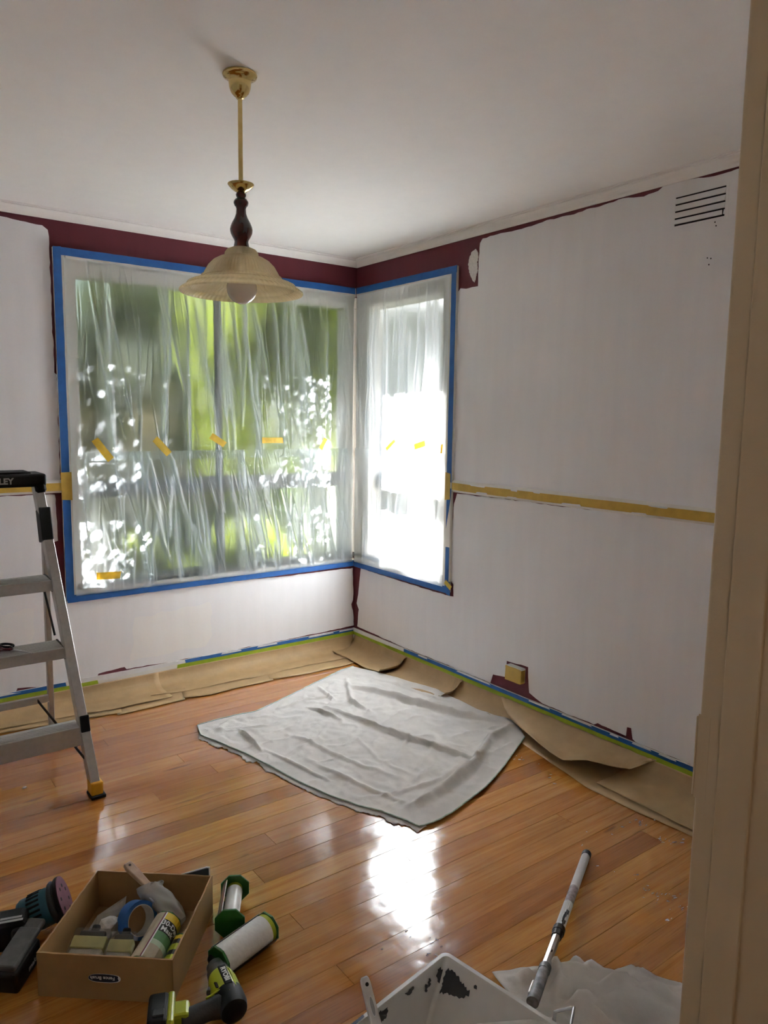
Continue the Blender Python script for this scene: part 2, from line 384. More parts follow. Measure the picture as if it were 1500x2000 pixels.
M_SLEEVE = plain('woolly roller sleeve', 'd3d1cc', .95, bump=1.0, bscale=500); M_BRISTLE = plain('pale bristles', 'aaa599', .9, bump=.6, bscale=300); M_FERR = plain('brass ferrule card', 'a7a060', .4)
M_HANDLE = plain('worn pale wood handle', 'a2876f', .6, var=.2, scale=40); M_WHANDLE = plain('white brush handle', 'cfcac6', .4); M_PAPER = plain('white crumpled paper', 'c3beb8', .8); M_CARDGR = plain('grey card', '9b968f', .7)
M_DKCARD = plain('dark slate card', '3a4145', .6)
M_POLE = plain('white ribbed grip', 'cfcfd0', .45, var=.05); M_POLELB = plain('smudged pole label', '8d8083', .6, var=.45, scale=70)
def mk_bag(name, tp_):
    t = NT(name); c = t.coord('Object'); nr = t.bump(t.noise(c, 45, 4), .6, .006); d = t.pbr(lin('b5b0aa'), .3, 0, nr, .5); tr = t.n('BsdfTransparent')
    tl = t.n('BsdfTranslucent'); tl.inputs[0].default_value = lin('c5c0ba')
    return t.done(t.mixs(tp_, t.mixs(.4, d, tl.outputs[0]), tr.outputs[0]))
M_BAG = mk_bag('cloudy plastic wrap', .3); M_SLV = mk_bag('clear brush sleeve', .78)

# ================================================================== THE ROOM
H = 2.351; YN = -3.29; XB = -3.7
def wallbox(side, s0, s1, z0, z1, d0=0.0, d1=-0.15):
    W = PW[side]; return box2(W(s0, z0, d0), W(s1, z1, d1))
OL, OR, OZ0, OZ1 = 1.655, 0.851, 0.569, 2.137
wl = struct('wall_left', join(wallbox('L', 0, OL, -.1, OZ0), wallbox('L', 0, OL, OZ1, H + .1), wallbox('L', OL, -XB + .15, -.1, H + .1)), M_MAROON, label='maroon wall with the wide window, mostly rolled over in white primer')
wr = struct('wall_right', join(wallbox('R', -.15, OR, -.1, OZ0), wallbox('R', -.15, OR, OZ1, H + .1), wallbox('R', OR, -YN, -.1, H + .1)), M_MAROON, label='maroon wall with the narrow window and air vent, mostly primed white')
struct('wall_back', box2((XB, 0, -.1), (XB - .12, -5.2, H + .1)), M_PRIMER, label='plain wall out of view to the left')
# wall with the doorway the photographer stands in: opening from x -2.62 to -1.745
JX = -1.737
struct('wall_front', join(box2((XB, YN, -.1), (-2.62, YN - .12, H + .1)), box2((JX + .02, YN, -.1), (.15, YN - .12, H + .1)), box2((-2.62, YN, 2.06), (JX + .02, YN - .12, H + .1))), M_PRIMER, label='wall holding the doorway')
struct('wall_hall', join(box2((XB, -5.1, -.1), (.15, -5.2, H + .1)), box2((-.55, YN - .12, -.1), (-.45, -5.1, H + .1))), M_HALL, label='hall walls behind the doorway')
struct('ceiling', box2((XB - .12, .15, H), (.15, -5.2, H + .1)), M_CEIL, label='flat white painted ceiling')
flo = struct('floor', box2((XB - .1, 0.0, -.12), (0.0, -5.1, -.013)), M_SUB, label='varnished timber strip floor')
# boards run parallel to the left wall
BW = 0.0835; y = -0.012; row = 0
while y > -4.4:
    x = XB + 0.02 + R_.uniform(-3.6, -.2)
    while x < -0.012:
        L = R_.uniform(2.2, 4.4); a = max(x, XB + .01); b = min(x + L, -0.012); x += L
        if b - a < .05: continue
        dz = R_.uniform(-.0003, .0003)
        z = dz; g = ([(a + .0004, y, -.012), (b - .0004, y, -.012), (b - .0004, y - BW + .0005, -.012), (a + .0004, y - BW + .0005, -.012),
              (a + .0004, y, z - .0006), (b - .0004, y, z - .0006), (b - .0004, y - BW + .0005, z - .0006), (a + .0004, y - BW + .0005, z - .0006),
              (a + .0009, y - .0006, z), (b - .0009, y - .0006, z), (b - .0009, y - BW + .0011, z), (a + .0009, y - BW + .0011, z)],
             [(0, 1, 5, 4), (1, 2, 6, 5), (2, 3, 7, 6), (3, 0, 4, 7), (4, 5, 9, 8), (5, 6, 10, 9), (6, 7, 11, 10), (7, 4, 8, 11), (8, 9, 10, 11)])
        obj('plank', g, M_WOOD, flo)
    y -= BW; row += 1

# cornices: small cove with a bead
def cornice(name, side, s0, s1, label):
    prof = [(0, 2.309), (.004, 2.309), (.0052, 2.313), (.0058, 2.318), (.009, 2.326), (.015, 2.334), (.024, 2.3405), (.031, 2.3425), (.031, 2.3465), (.041, 2.3465), (.042, H), (0, H)]
    W = PW[side]; n = len(prof); v = []
    for s, mit in ((s0, 0), (s1, 0)): v += [W(s + (d if s == 0 else 0), z, d) for d, z in prof]
    f = [(i, (i + 1) % n, n + (i + 1) % n, n + i) for i in range(n)] + [tuple(range(n)), tuple(range(n, 2 * n))]
    return struct(name, (v, f), M_CORNICE, label=label)
cornice('trim_1', 'L', 0, -XB, 'white cornice over the wide window wall'); cornice('trim_2', 'R', 0, -YN, 'white cornice over the vent wall')
struct('baseboard_left', join(box2(PL(0, 0, 0), PL(-XB, .107, .012)), box2(PL(0, .107, 0), PL(-XB, .115, .009))), M_TRIM, label='white skirting behind the brown paper below the wide window')
struct('baseboard_right', join(box2(PR(0.012, 0, 0), PR(-YN, .107, .012)), box2(PR(0.009, .107, 0), PR(-YN, .115, .009))), M_TRIM, label='white skirting behind the brown paper below the vent')
# dado rails
ZR = 1.0835
def rail(name, side, s0, s1, label):
    prof = [(0, ZR - .032), (.006, ZR - .032), (.009, ZR - .027), (.015, ZR - .022), (.016, ZR + .018), (.010, ZR + .024), (.006, ZR + .030), (0, ZR + .030)]
    W = PW[side]; n = len(prof); v = [W(s, z, d) for s in (s0, s1) for d, z in prof]
    f = [(i, (i + 1) % n, n + (i + 1) % n, n + i) for i in range(n)] + [tuple(range(n)), tuple(range(n, 2 * n))]
    return struct(name, (v, f), M_TRIM, label=label)
rail('trim_3', 'L', 1.708, -XB, 'dado rail left of the wide window'); rail('trim_4', 'R', .903, -YN, 'dado rail right of the narrow window')

# ---- paint rolled on the walls, traced as it lies on each wall
def wpoly(side, pts):
    q = [AT[side](*p) if len(p) == 2 else (p[0], p[1]) for p in pts]
    return [(a, b - .0072 if b < .16 else b) for a, b in q]
def coat(side, pts, seed, par, mat=None, amp=.004, d0=.0002, d1=.0014, name='primer_coat', step=.02):
    poly = rag(wpoly(side, pts), amp, step, seed)
    return obj(name, onwall(side, poly, d0, d1), mat or M_PRIMER, par)
S = 'w'
coat('L', [(3.6, 2.272, S), (0, 422), (38, 431), (60, 436), (82, 440), (93, 449), (96, 475), (99, 560), (102, 640), (106, 728), (111, 732), (113, 800), (117, 940), (1.711, 1.103, S), (3.6, 1.103, S)], 1, wl, amp=.006)
zsk = .118
coat('L', [(3.6, 1.050, S), (60, 967), (107, 966), (112, 1037), (113, 1056), (104, 1059), (110, 1100), (118, 1143), (128, 1169), (132, 1176), (260, 1160), (400, 1141), (560, 1125), (689, 1109), (690, 1160), (689, 1172), (686, 1180), (689, 1192), (691, 1219), (560, 1247), (440, 1270), (330, 1291), (247, 1304), (243, 1300), (192, 1313), (190, 1318), (80, 1338), (34, 1341), (30, 1350), (0, 1354), (3.6, zsk + .006, S)], 2, wl)
coat('L', [(262, 1208), (410, 1176), (414, 1240), (400, 1262), (254, 1290)], 3, wl, M_PRIMER2, .012, .0014, .0018)
coat('L', [(-60, 1215), (66, 1188), (62, 1290), (-60, 1320)], 9, wl, M_PRIMER2, .012, .0014, .0018)
coat('R', [(935, 512), (938, 475), (943, 466), (958, 461), (1000, 452), (1060, 434), (1130, 415), (1180, 400), (1228, 386), (1258, 384), (1286, 373), (1298, 362), (1334, 352), (1385, 346), (1417, 338), (1440, 330), (3.28, 2.30, S), (3.28, 1.103, S), (.90, 1.103, S), (881, 840), (884, 740), (888, 640), (892, 575), (900, 563), (911, 564), (934, 559)], 4, wr, amp=.007)
coat('R', [(893, 964), (1000, 976), (1150, 996), (1300, 1011), (1390, 1022), (3.28, 1.046, S), (3.28, zsk + .012, S), (1357, 1494), (1300, 1470), (1242, 1446), (1236, 1440), (1233, 1422), (1225, 1420), (1223, 1434), (1200, 1424), (1168, 1409), (1160, 1412), (1100, 1388), (1060, 1371), (1048, 1362), (1034, 1350), (1032, 1303), (990, 1290.5), (987, 1322), (963, 1317), (958, 1331), (880, 1299), (780, 1258), (698, 1221), (701, 1190), (697, 1178), (699, 1166), (705, 1110), (760, 1128), (870, 1162), (886, 1165), (886, 1142), (880, 1133), (881, 1080), (884, 1035), (886, 1000), (887, 984)], 5, wr)
coat('R', [(921, 493), (930, 486), (934, 497), (932, 512), (934, 528), (930, 540), (927, 552), (920, 541), (916, 520), (917, 505)], 6, wr, M_FILLER, .010, .0002, .0022, step=.006)
coat('R', [(1158, 408), (1162, 408), (1161, 424), (1159, 424)], 16, wr, M_PRIMER, .002, .0014, .002)
def dotmark(px, py, r, par):
    s, z = atR(px, py); obj('screw_hole', onwall('R', [(s + r * math.cos(a) * .8, z + r * math.sin(a)) for a in [k * PI / 4 for k in range(8)]], .0014, .0019), M_DARK, par)
for q in ((1397, 434), (1399, 441), (1382, 504), (1389, 505), (1385, 517)): dotmark(q[0], q[1], .003, wr)

# ---- windows
def window(name, side, s_out, label, splits):
    root = thing(name, PW[side](s_out / 2, .517, 0), label, None); root['kind'] = 'structure'; W = PW[side]
    ar = lambda a, b: obj('architrave', box2(W(*a), W(*b), .003), M_TRIM, root)
    e0 = .0
    ar((s_out, .517, 0), (s_out - .052, 2.189, .018)); ar((s_out - .052, 2.137, 0), (.018, 2.189, .018)); ar((s_out - .052, .517, 0), (.018, .569, .018))
    so = s_out - .05
    fr = lambda nm, a, b, bv=.003: obj(nm, box2(W(*a), W(*b), bv), M_TRIM if nm in ('corner_post', 'frame_side', 'frame_head') else M_SASH, root)
    gl, gr = splits['left'], splits['right']                        # glass extents along the wall
    fr('frame_head', (so, 2.07, -.115), (-.10, OZ1, .002)); fr('frame_sill', (so, OZ0, -.13), (-.10, .598, .002))
    fr('frame_side', (so, .598, -.115), (gl, 2.07, -.0)); fr('corner_post', (gr, .598, -.115), (gr - .115 if side == 'L' else gr - .14, 2.07, -.001))
    fr('transom', (gl, 1.012, -.10), (gr, 1.098, -.06), .004)
    xs = [gr] + splits.get('mull', []) + [gl]
    for mx in splits.get('mull', []): fr('mullion', (mx + .016, .598, -.10), (mx - .016, 2.07, -.06))
    for i in range(len(xs) - 1):
        for z0, z1 in ((.598, 1.012), (1.098, 2.07)):
            obj('pane', box2(W(xs[i], z0, -.078), W(xs[i + 1], z1, -.082)), M_GLASS, root)
    return root
window('window_1', 'L', 1.707, 'wide corner window behind plastic sheeting', dict(left=1.607, right=.077, mull=[.864]))
window('window_2', 'R', .901, 'narrow corner window behind sunlit plastic sheeting', dict(left=.79, right=.147))

# ---- door jamb on the right of the picture
dj = thing('door_1', (JX, -3.35, 0), 'cream painted door jamb at the right edge of the view', None); dj['kind'] = 'structure'
obj('jamb', box2((JX, YN + .004, 0), (JX + .03, YN - .124, 2.06), .006, 4), M_JAMB, dj)
obj('door_stop', box2((JX - .0045, -3.316, 0), (JX + .001, -3.36, 2.05), .002, 2), M_JAMB, dj)
obj('jamb_head', box2((-2.62, YN, 2.03), (JX, YN - .12, 2.06), .002), M_JAMB, dj)
obj('hinge_jamb', box2((-2.65, YN, 0), (-2.62, YN - .12, 2.06), .002), M_JAMB, dj)
obj('architrave', box2((JX + .012, YN - .124, 0), (JX + .085, YN - .142, 2.08), .005, 2), M_JAMB, dj)
obj('strike_plate', join(box2((JX - .0006, YN + .004, .952), (JX + .001, YN - .012, 1.062), .0002), box2((JX - .0022, YN + .0060, .955), (JX + .004, YN + .0042, 1.059), .0006)), M_JAMB, dj)

# ---- outside
tag(obj('garden_lawn', box2((-9, .15, -.5), (14, 16, -.42)), M_GRASS), 'mown lawn outside beyond the plastic covered windows', None, None, 'structure')
tag(obj('garden_lawn', box2((.15, -9, -.5), (14, .15, -.42)), M_GRASS), 'lawn strip outside the narrow window', None, None, 'structure')
SOF = 0.62
struct('trim_5', box2((-4.2, .15, 2.34), (.15 + SOF, .15 + SOF, 2.44)), M_SOFFIT, label='boxed eave outside above the wide window')
struct('trim_6', box2((.15, .15, 2.34), (.15 + SOF, -5.3, 2.44)), M_SOFFIT, label='boxed eave outside above the narrow window')
fn = thing('garden_fence', (4.2, 0, -.42), 'pale paling fence outside the narrow window', 'fence')
for k in range(36):
    y0 = -4.6 + k * .2; obj('paling', box2((4.19, y0, -.42), (4.21, y0 + .19, 1.15 + R_.uniform(-.02, .02))), M_FENCE, fn)
def foliage(cx, cy_, cz, rx, ry, rz, n, size, seed, hollow=.55, pw=1.0):
    rr = np.random.RandomState(seed); v, f = [], []
    d = rr.normal(size=(n, 3)); d /= np.linalg.norm(d, axis=1)[:, None]; rad = hollow + (1 - hollow) * rr.rand(n) ** .6
    lump = 1 + .16 * np.sin(d[:, 0] * 5 + seed) * np.cos(d[:, 2] * 6 + seed)
    d = np.sign(d) * np.abs(d) ** pw
    P = d * rad[:, None] * lump[:, None] * [rx, ry, rz] + [cx, cy_, cz]; P[:, 2] = np.maximum(P[:, 2], -.40)
    A = rr.normal(size=(n, 3)); A /= np.linalg.norm(A, axis=1)[:, None]; B = np.cross(A, rr.normal(size=(n, 3))); B /= np.linalg.norm(B, axis=1)[:, None]
    sz = size * (.6 + .8 * rr.rand(n))[:, None]
    q = np.stack([P - A * sz, P + B * sz * .45, P + A * sz, P - B * sz * .45], 1).reshape(-1, 3)
    return [tuple(x) for x in q], [(4 * i, 4 * i + 1, 4 * i + 2, 4 * i + 3) for i in range(n)]
def shrub(x, y, h, r, mat, seed, n, label, name='garden_shrub', cat='shrub', zc=None, trunk=.05):
    t = thing(name, (x, y, -.42), label, cat)
    zb = -.42; zc = zc if zc is not None else zb + h * .52; rz = h - (zc - zb)
    obj('foliage', foliage(x, y, zc, r, r * .8, rz, n, .075, seed), mat, t)
    obj('stem', tube([(x, y, zb), (x + .04, y, zb + .5 * (zc - zb)), (x - .02, y + .03, zc)], [trunk, trunk * .8, trunk * .5], 8), M_BARK, t)
shrub(-1.75, 3.0, 3.3, .80, M_LEAF, 3, 4200, 'dark leafy shrub outside the left end of wide window')
shrub(-.15, 3.35, 3.6, .80, M_LEAF, 4, 4200, 'tall dark shrub outside behind the window mullion')
shrub(1.42, 4.55, 3.4, .72, M_LEAF2, 5, 3600, 'bright lime shrub outside right end of wide window')
shrub(-1.05, 1.35, 1.05, .46, M_LEAF3, 6, 1500, 'low lime shrub just outside lower left panes')
shrub(.05, 1.75, 1.0, .46, M_LEAF3, 8, 1500, 'low green shrub just outside lower right panes')
t = thing('garden_tree', (.63, 1.76, -.42), 'slim tree outside whose leaves dapple the plastic', 'tree')
obj('foliage', foliage(.58, 1.78, 2.45, .94, .70, 1.6, 78000, .022, 11, .10, .62), M_LEAF3, t)
obj('stem', tube([(.63, 1.76, -.42), (.66, 1.75, .9), (.60, 1.78, 2.2), (.63, 1.75, 2.9)], [.045, .035, .026, .012], 8), M_BARK, t)
for i, (x, y, h, r) in enumerate([(-3.6, 6.8, 5.2, 1.4), (-.6, 7.2, 5.6, 1.4), (2.6, 7.2, 5.8, 1.45), (3.2, 10.4, 6.2, 1.6)]):  # backdrop trees added to block the bright sky
    shrub(x, y, h, r, M_LEAF, 30 + i, 6000, ['broad dark tree beyond the garden, farthest left through the wide window', 'broad dark tree beyond the garden behind window mullion', 'broad dark tree beyond the garden, seen past the lime shrub', 'broad dark tree beyond the garden between the two windows'][i], 'garden_tree', 'tree', None, .12)
nb = thing('outside_house', (6.5, 6.5, -.42), 'pale neighbouring house far outside the narrow window', 'house')  # made-up house, added to block the low sky past the narrow window
obj('wall', box2((5.0, 2.6, -.42), (8.0, 8.2, 3.1)), M_FENCE, nb)
rf_ = [(4.6, 2.2, 3.1), (4.6, 8.6, 3.1), (8.4, 8.6, 3.1), (8.4, 2.2, 3.1), (6.5, 3.6, 4.4), (6.5, 7.2, 4.4)]
obj('roof', (rf_, [(0, 1, 5, 4), (1, 2, 5), (2, 3, 4, 5), (3, 0, 4), (0, 3, 2, 1)]), plain('grey roof tiles', '77726c', .8), nb)
for y0 in (3.0, ):
    wf = obj('window', box2((4.96, y0, .7), (5.0, y0 + 1.0, 2.0)), M_TRIM, nb); obj('window_pane', box2((4.95, y0 + .06, .76), (4.965, y0 + .94, 1.94)), M_DKCARD, wf)

# ================================================================== PLASTIC SHEETS AND TAPE
def film(name, side, s0, s1, z0, z1, d0, ns, nz, seed, nr, mat, label, amp=1.0, tilt=.12):
    rr = np.random.RandomState(seed); s = np.linspace(s0, s1, ns + 1); z = np.linspace(z0, z1, nz + 1)
    Sg, Zg = np.meshgrid(s, z, indexing='ij'); D = np.zeros_like(Sg); Fo = np.zeros_like(Sg); hgt = z1 - z0; wid = abs(s1 - s0)
    T = (z1 - Zg) / hgt                                              # 0 at top, 1 at bottom
    for k in range(nr):
        a = s0 + (s1 - s0) * rr.rand(); big = rr.rand() < .22
        dr = -(rr.rand() * 1.1 - .25) * tilt * hgt * (1 if big else 1.3); w = (rr.uniform(.004, .014) if big else rr.uniform(.0016, .0038)); A = (rr.uniform(.004, .010) if big else rr.uniform(.0015, .004)) * amp
        t0 = rr.uniform(-.3, .75); ln = rr.uniform(.5, 1.1) if big else rr.uniform(.15, .5)
        cv = rr.uniform(-.04, .04); line = a + dr * T + cv * np.sin(T * 2 + rr.rand() * 6) + .0022 * np.sin(T * rr.uniform(8, 22) + rr.rand() * 6)
        env = np.clip((T - t0) / .12, 0, 1) * np.clip((t0 + ln - T) / .15, 0, 1)
        g = np.exp(-((Sg - line) / w) ** 2) * env
        D += g * A * (1 if rr.rand() < .7 else -1); Fo += g * (rr.uniform(.5, 1.0) if big else rr.uniform(.25, .8))
        if big: Fo += .35 * env * np.clip(1 - np.abs(Sg - line - w * 2.2) / (w * 2.6), 0, 1)
    D += .006 * np.sin(Sg * 9 + seed) * np.sin(Zg * 4 + 1) * amp
    for k in range(14):
        a, b, c, e = rr.uniform(8, 40), rr.uniform(2, 12), rr.rand() * 6, rr.uniform(.0006, .0016); D += e * np.sin(Sg * a + Zg * b + c)
    es = np.minimum(np.abs(Sg - s0), np.abs(Sg - s1)); ez = np.minimum(Zg - z0, z1 - Zg)
    D *= np.clip(es / .05, 0, 1) * np.clip(ez / .05, .1, 1)
    bot = np.exp(-(Zg - z0) / .035); Fo += bot * (.25 + .25 * np.sin(Sg * 170 + 3 * np.sin(Sg * 60)))     # gathers at the lower edge
    D = d0 + np.maximum(D, -.012); W = PW[side]
    v = [W(a, b, c) for a, b, c in zip(Sg.ravel(), Zg.ravel(), D.ravel())]; m1 = nz + 1
    f = [(i * m1 + j, (i + 1) * m1 + j, (i + 1) * m1 + j + 1, i * m1 + j + 1) for i in range(ns) for j in range(nz)]
    o = obj(name, (v, f), mat, smooth=True)
    at = o.data.attributes.new('fold', 'FLOAT', 'POINT'); at.data.foreach_set('value', np.clip(Fo, 0, 1).ravel().astype(np.float32))
    # faces look into the room
    want = Vector((0, -1, 0)) if side == 'L' else Vector((-1, 0, 0))
    if sum(p.normal.dot(want) for p in o.data.polygons[:400]) < 0: o.data.flip_normals()
    return tag(o, label, 'plastic sheet', 'plastic sheets taped over the corner window')
film('plastic_sheet', 'L', .035, 1.661, 1.20, 2.144, .022, 560, 130, 21, 210, M_FILMU, 'clear creased plastic over the upper part of the wide window', 1.0, .24)
film('plastic_sheet', 'L', .035, 1.664, .545, 1.245, .027, 560, 110, 22, 300, M_FILML, 'milky crinkled plastic over the lower part of the wide window', 1.0, .40)
film('plastic_sheet', 'R', .035, .857, 1.20, 2.144, .022, 300, 110, 23, 90, M_FILMR, 'milky plastic over the upper part of the narrow window', .8, .05)
film('plastic_sheet', 'R', .035, .860, .545, 1.245, .027, 300, 90, 24, 80, M_FILMR, 'sunlit milky plastic over the lower part of the narrow window', .8, .05)

def tapestrip(name, side, a, b, w, d, mat, label, cat='tape', group=None, seed=1, th=.0007, wob=.0012, torn=.003):
    """a strip of tape from a to b (s, z) on a wall face d metres proud"""
    rr = random.Random(seed); A = Vector(a); B = Vector(b); u = (B - A).normalized(); n = Vector((-u.y, u.x)); L = (B - A).length; k = max(2, int(L / .03))
    top, bot = [], []
    for i in range(k + 1):
        p = A + u * (L * i / k); e = (rr.uniform(-torn, torn) if i in (0, k) else 0)
        top.append(p + n * (w / 2 + rr.uniform(-wob, wob) * .5) + u * e); bot.append(p - n * (w / 2 + rr.uniform(-wob, wob) * .5) + u * (rr.uniform(-torn, torn) if i in (0, k) else 0))
    poly = [(p.x, p.y) for p in top] + [(p.x, p.y) for p in reversed(bot)]
    return tag(obj(name, onwall(side, poly, d, d + th), mat), label, cat, group)
GB = 'blue tape around the window frames'
TW = .036; dT = .0183
tapestrip('blue_tape', 'L', (1.689, 1.10), (1.689, 2.189), TW, dT, M_BLUE, 'blue tape up the left frame of the wide window, above dado', group=GB, seed=1)
tapestrip('blue_tape', 'L', (1.689, .525), (1.689, 1.068), TW, dT, M_BLUE, 'blue tape down the left frame of the wide window, below dado', group=GB, seed=2)
sj, _ = atL(247, 503)
tapestrip('blue_tape', 'L', (1.706, 2.171), (sj, 2.171), TW, dT + .0007, M_BLUE, 'short blue tape at top left of the wide window', group=GB, seed=3)
tapestrip('blue_tape', 'L', (sj + .02, 2.171), (.022, 2.171), TW, dT, M_BLUE, 'long blue tape along the top of the wide window behind the lampshade', group=GB, seed=4)
s1, _ = atL(330, 1145); s2, _ = atL(527, 1120)
tapestrip('blue_tape', 'L', (1.704, .531), (s1 - .01, .533), TW, dT + .0007, M_BLUE, 'blue tape along bottom left of the wide window', group=GB, seed=5)
tapestrip('blue_tape', 'L', (s1 + .02, .531), (s2 - .02, .531), TW * .9, dT, M_BLUE, 'middle blue tape along the bottom of the wide window', group=GB, seed=6)
tapestrip('blue_tape', 'L', (s2 + .01, .532), (.022, .533), TW, dT + .0009, M_BLUE, 'blue tape along the bottom of the wide window next to the corner', group=GB, seed=7)
tapestrip('blue_tape', 'R', (.022, 2.171), (.905, 2.171), TW, dT, M_BLUE, 'blue tape along the top of the narrow window', group=GB, seed=8)
tapestrip('blue_tape', 'R', (.884, 2.189), (.884, 1.10), TW, dT + .0007, M_BLUE, 'blue tape down the right frame of the narrow window, above dado', group=GB, seed=9)
tb = onwall('R', rag([(.868, 1.07), (.903, 1.07), (.901, 1.03), (.868, .86)], .0012, .03, 5), dT, dT + .0007)
tag(obj('blue_tape', tb, M_BLUE), 'torn wedge of blue tape just below dado by narrow window', 'tape', GB)
tapestrip('blue_tape', 'R', (.884, .76), (.884, .53), TW * .8, dT, M_BLUE, 'short blue tape at lower right of the narrow window', group=GB, seed=11)
tapestrip('blue_tape', 'R', (.022, .531), (.903, .531), TW, dT + .0009, M_BLUE, 'blue tape along the bottom of the narrow window', group=GB, seed=12)
tag(obj('blue_tape', onwall('R', rag([(.884, .575), (.912, .580), (.915, .505), (.885, .509)], .001, .03, 6), dT + .0016, dT + .0022), M_BLUE), 'folded scrap of blue tape at bottom right corner of narrow window', 'tape', GB)
# yellow tape
GY = 'yellow tape along the dado rail'
def dado(side, s0, s1, label, seed):
    rr = random.Random(seed); n = int((s1 - s0) / .04); top, bot = [], []
    h = .0
    for i in range(n + 1):
        s = s0 + (s1 - s0) * i / n; top.append((s, ZR + .0165 + .002 * mnoise.noise((s * 6, seed, 0)))); bot.append((s, ZR - .0205 + .002 * mnoise.noise((s * 6, seed, 3))))
    o = tag(obj('yellow_tape', onwall(side, top + bot[::-1], .0163, .0171), M_YELLOW), label, 'tape', GY)
    for k in range(int((s1 - s0) * 6)):                              # brush licks of white over the tape edges
        s = rr.uniform(s0 + .03, s1 - .1); L = rr.uniform(.03, .16); up = rr.random() < .6; e = ZR + .0175 if up else ZR - .0215; h = rr.uniform(.004, .009) * (-1 if up else 1)
        obj('paint_smear', onwall(side, rag([(s, e), (s + L, e), (s + L * .93, e + h), (s + L * .1, e + h * .8)], .0015, .012, k), .0171, .0176), M_SMEAR, o)
    return o
dado('L', 1.708, 3.5, 'yellow tape on the dado behind the ladder', 3); dado('R', .905, 3.25, 'yellow tape on the dado right of narrow window', 4)
tapestrip('yellow_tape', 'L', (1.686, 1.018), (1.686, 1.150), .050, dT + .0015, M_YELLOW, 'yellow tape over the blue at left frame of wide window', group='yellow tape holding the sheets', seed=31)
tapestrip('yellow_tape', 'R', (.875, 1.01), (.875, 1.150), .040, dT + .0015, M_YELLOW, 'yellow tape over the blue at right frame of narrow window', group='yellow tape holding the sheets', seed=32)
def filmtape(side, px0, px1, w, label, seed, d=.046):
    a = AT[side](*px0, d); b = AT[side](*px1, d); tapestrip('yellow_tape', side, a, b, w, d - .004, M_YELLOWT, label, group='yellow tape holding the sheets', seed=seed, th=.0006)
filmtape('L', (185, 858), (217, 898), .036, 'slanting yellow tape on the plastic, leftmost at mid height', 41)
filmtape('L', (303, 857), (331, 887), .036, 'slanting yellow tape on plastic, second from left at mid height', 42)
filmtape('L', (413, 851), (440, 869), .034, 'yellow tape on plastic near the window mullion', 43)
filmtape('L', (513, 860), (553, 860), .032, 'level yellow tape on plastic right of the mullion', 44)
filmtape('L', (637, 857), (627, 877), .026, 'small yellow tape on plastic nearest the room corner', 45)
filmtape('L', (188, 1126), (236, 1123), .036, 'level yellow tape on plastic at lower left, above the blue', 46)
filmtape('R', (753, 878), (770, 860), .022, 'left yellow tape on the sunlit plastic', 47)
filmtape('R', (808, 873), (829, 866), .032, 'middle yellow tape on the sunlit plastic', 48)
filmtape('R', (862, 868), (860, 886), .016, 'right sliver of yellow tape on the sunlit plastic', 49)
filmtape('R', (868, 1136), (880, 1150), .026, 'yellow tape at the bottom right corner of narrow window', 50, .030)

# skirting tapes with brush marks
def smears(o, side, spans, z, h, d, seed):
    for k, (a, b) in enumerate(spans):
        obj('paint_smear', onwall(side, rag([(a, z), (b, z), (b - (b - a) * .06, z + h), (a + (b - a) * .05, z + h * .9)], .0012, .02, seed + k), d, d + .0008), M_SMEAR, o)
GS = 'blue tape along the skirting'; GG = 'green tape edging the brown paper'
sx = lambda px, py: atL(px, py)[0]
sy = lambda px, py: atR(px, py)[0]
zb, zg = .1065, .0868
o = tapestrip('blue_tape', 'L', (3.2, zb), (sx(128, 1335), zb), .020, .0124, M_BLUE, 'blue tape on the skirting behind the ladder', group=GS, seed=61); smears(o, 'L', [(3.1, sx(40, 1350))], .1085, .010, .0132, 1)
o = tapestrip('blue_tape', 'L', (sx(360, 1292), zb), (.013, zb), .020, .0124, M_BLUE, 'blue tape on the skirting below the wide window', group=GS, seed=62); smears(o, 'L', [(sx(470, 1268), sx(430, 1275)), (sx(540, 1256), sx(500, 1262)), (sx(650, 1234), sx(600, 1243)), (.01, sx(660, 1232))], .1075, .008, .0132, 20)
sm = tag(obj('paint_smear', onwall('L', rag([(sx(128, 1335), .098), (sx(205, 1320), .090), (sx(340, 1296), .100), (sx(365, 1290), .106), (sx(340, 1294), .119), (sx(128, 1335), .120)], .002, .02, 9), .0122, .013), M_SMEAR), 'bare white painted skirting patch between the green tapes', 'paint patch')
tapestrip('green_tape', 'L', (3.2, zg), (sx(190, 1325), zg), .021, .0134, M_GREEN, 'green tape on the paper behind the ladder', group=GG, seed=63)
tapestrip('green_tape', 'L', (sx(344, 1300), zg), (.013, zg), .021, .0134, M_GREEN, 'green tape on the paper below the wide window', group=GG, seed=64)
o = tapestrip('blue_tape', 'R', (sy(792, 1268), zb), (3.25, zb), .020, .0124, M_BLUE, 'blue tape along the skirting below the outlet', group=GS, seed=65)
smears(o, 'R', [(sy(820, 1279), sy(838, 1286)), (sy(895, 1308), sy(962, 1336)), (sy(1036, 1363), sy(1078, 1382)), (sy(1100, 1391), sy(1160, 1413)), (sy(1195, 1428), sy(1212, 1436)), (sy(1238, 1446), sy(1276, 1462)), (sy(1290, 1468), sy(1325, 1482))], .1105, .0068, .0132, 40)
tag(obj('paint_smear', onwall('R', rag([(.014, .101), (sy(790, 1266), .101), (sy(800, 1272), .118), (.014, .119)], .0012, .02, 90), .0122, .013), M_SMEAR), 'white painted skirting top next to the room corner', 'paint patch')
tapestrip('green_tape', 'R', (sy(762, 1262), zg), (3.25, zg), .021, .0134, M_GREEN, 'green tape on the paper below the outlet', group=GG, seed=66)
tapestrip('green_tape', 'R', (.016, zg), (sy(762, 1262), zg), .018, .0134, M_GREEN, 'green tape on the paper next to the room corner', group=GG, seed=67)

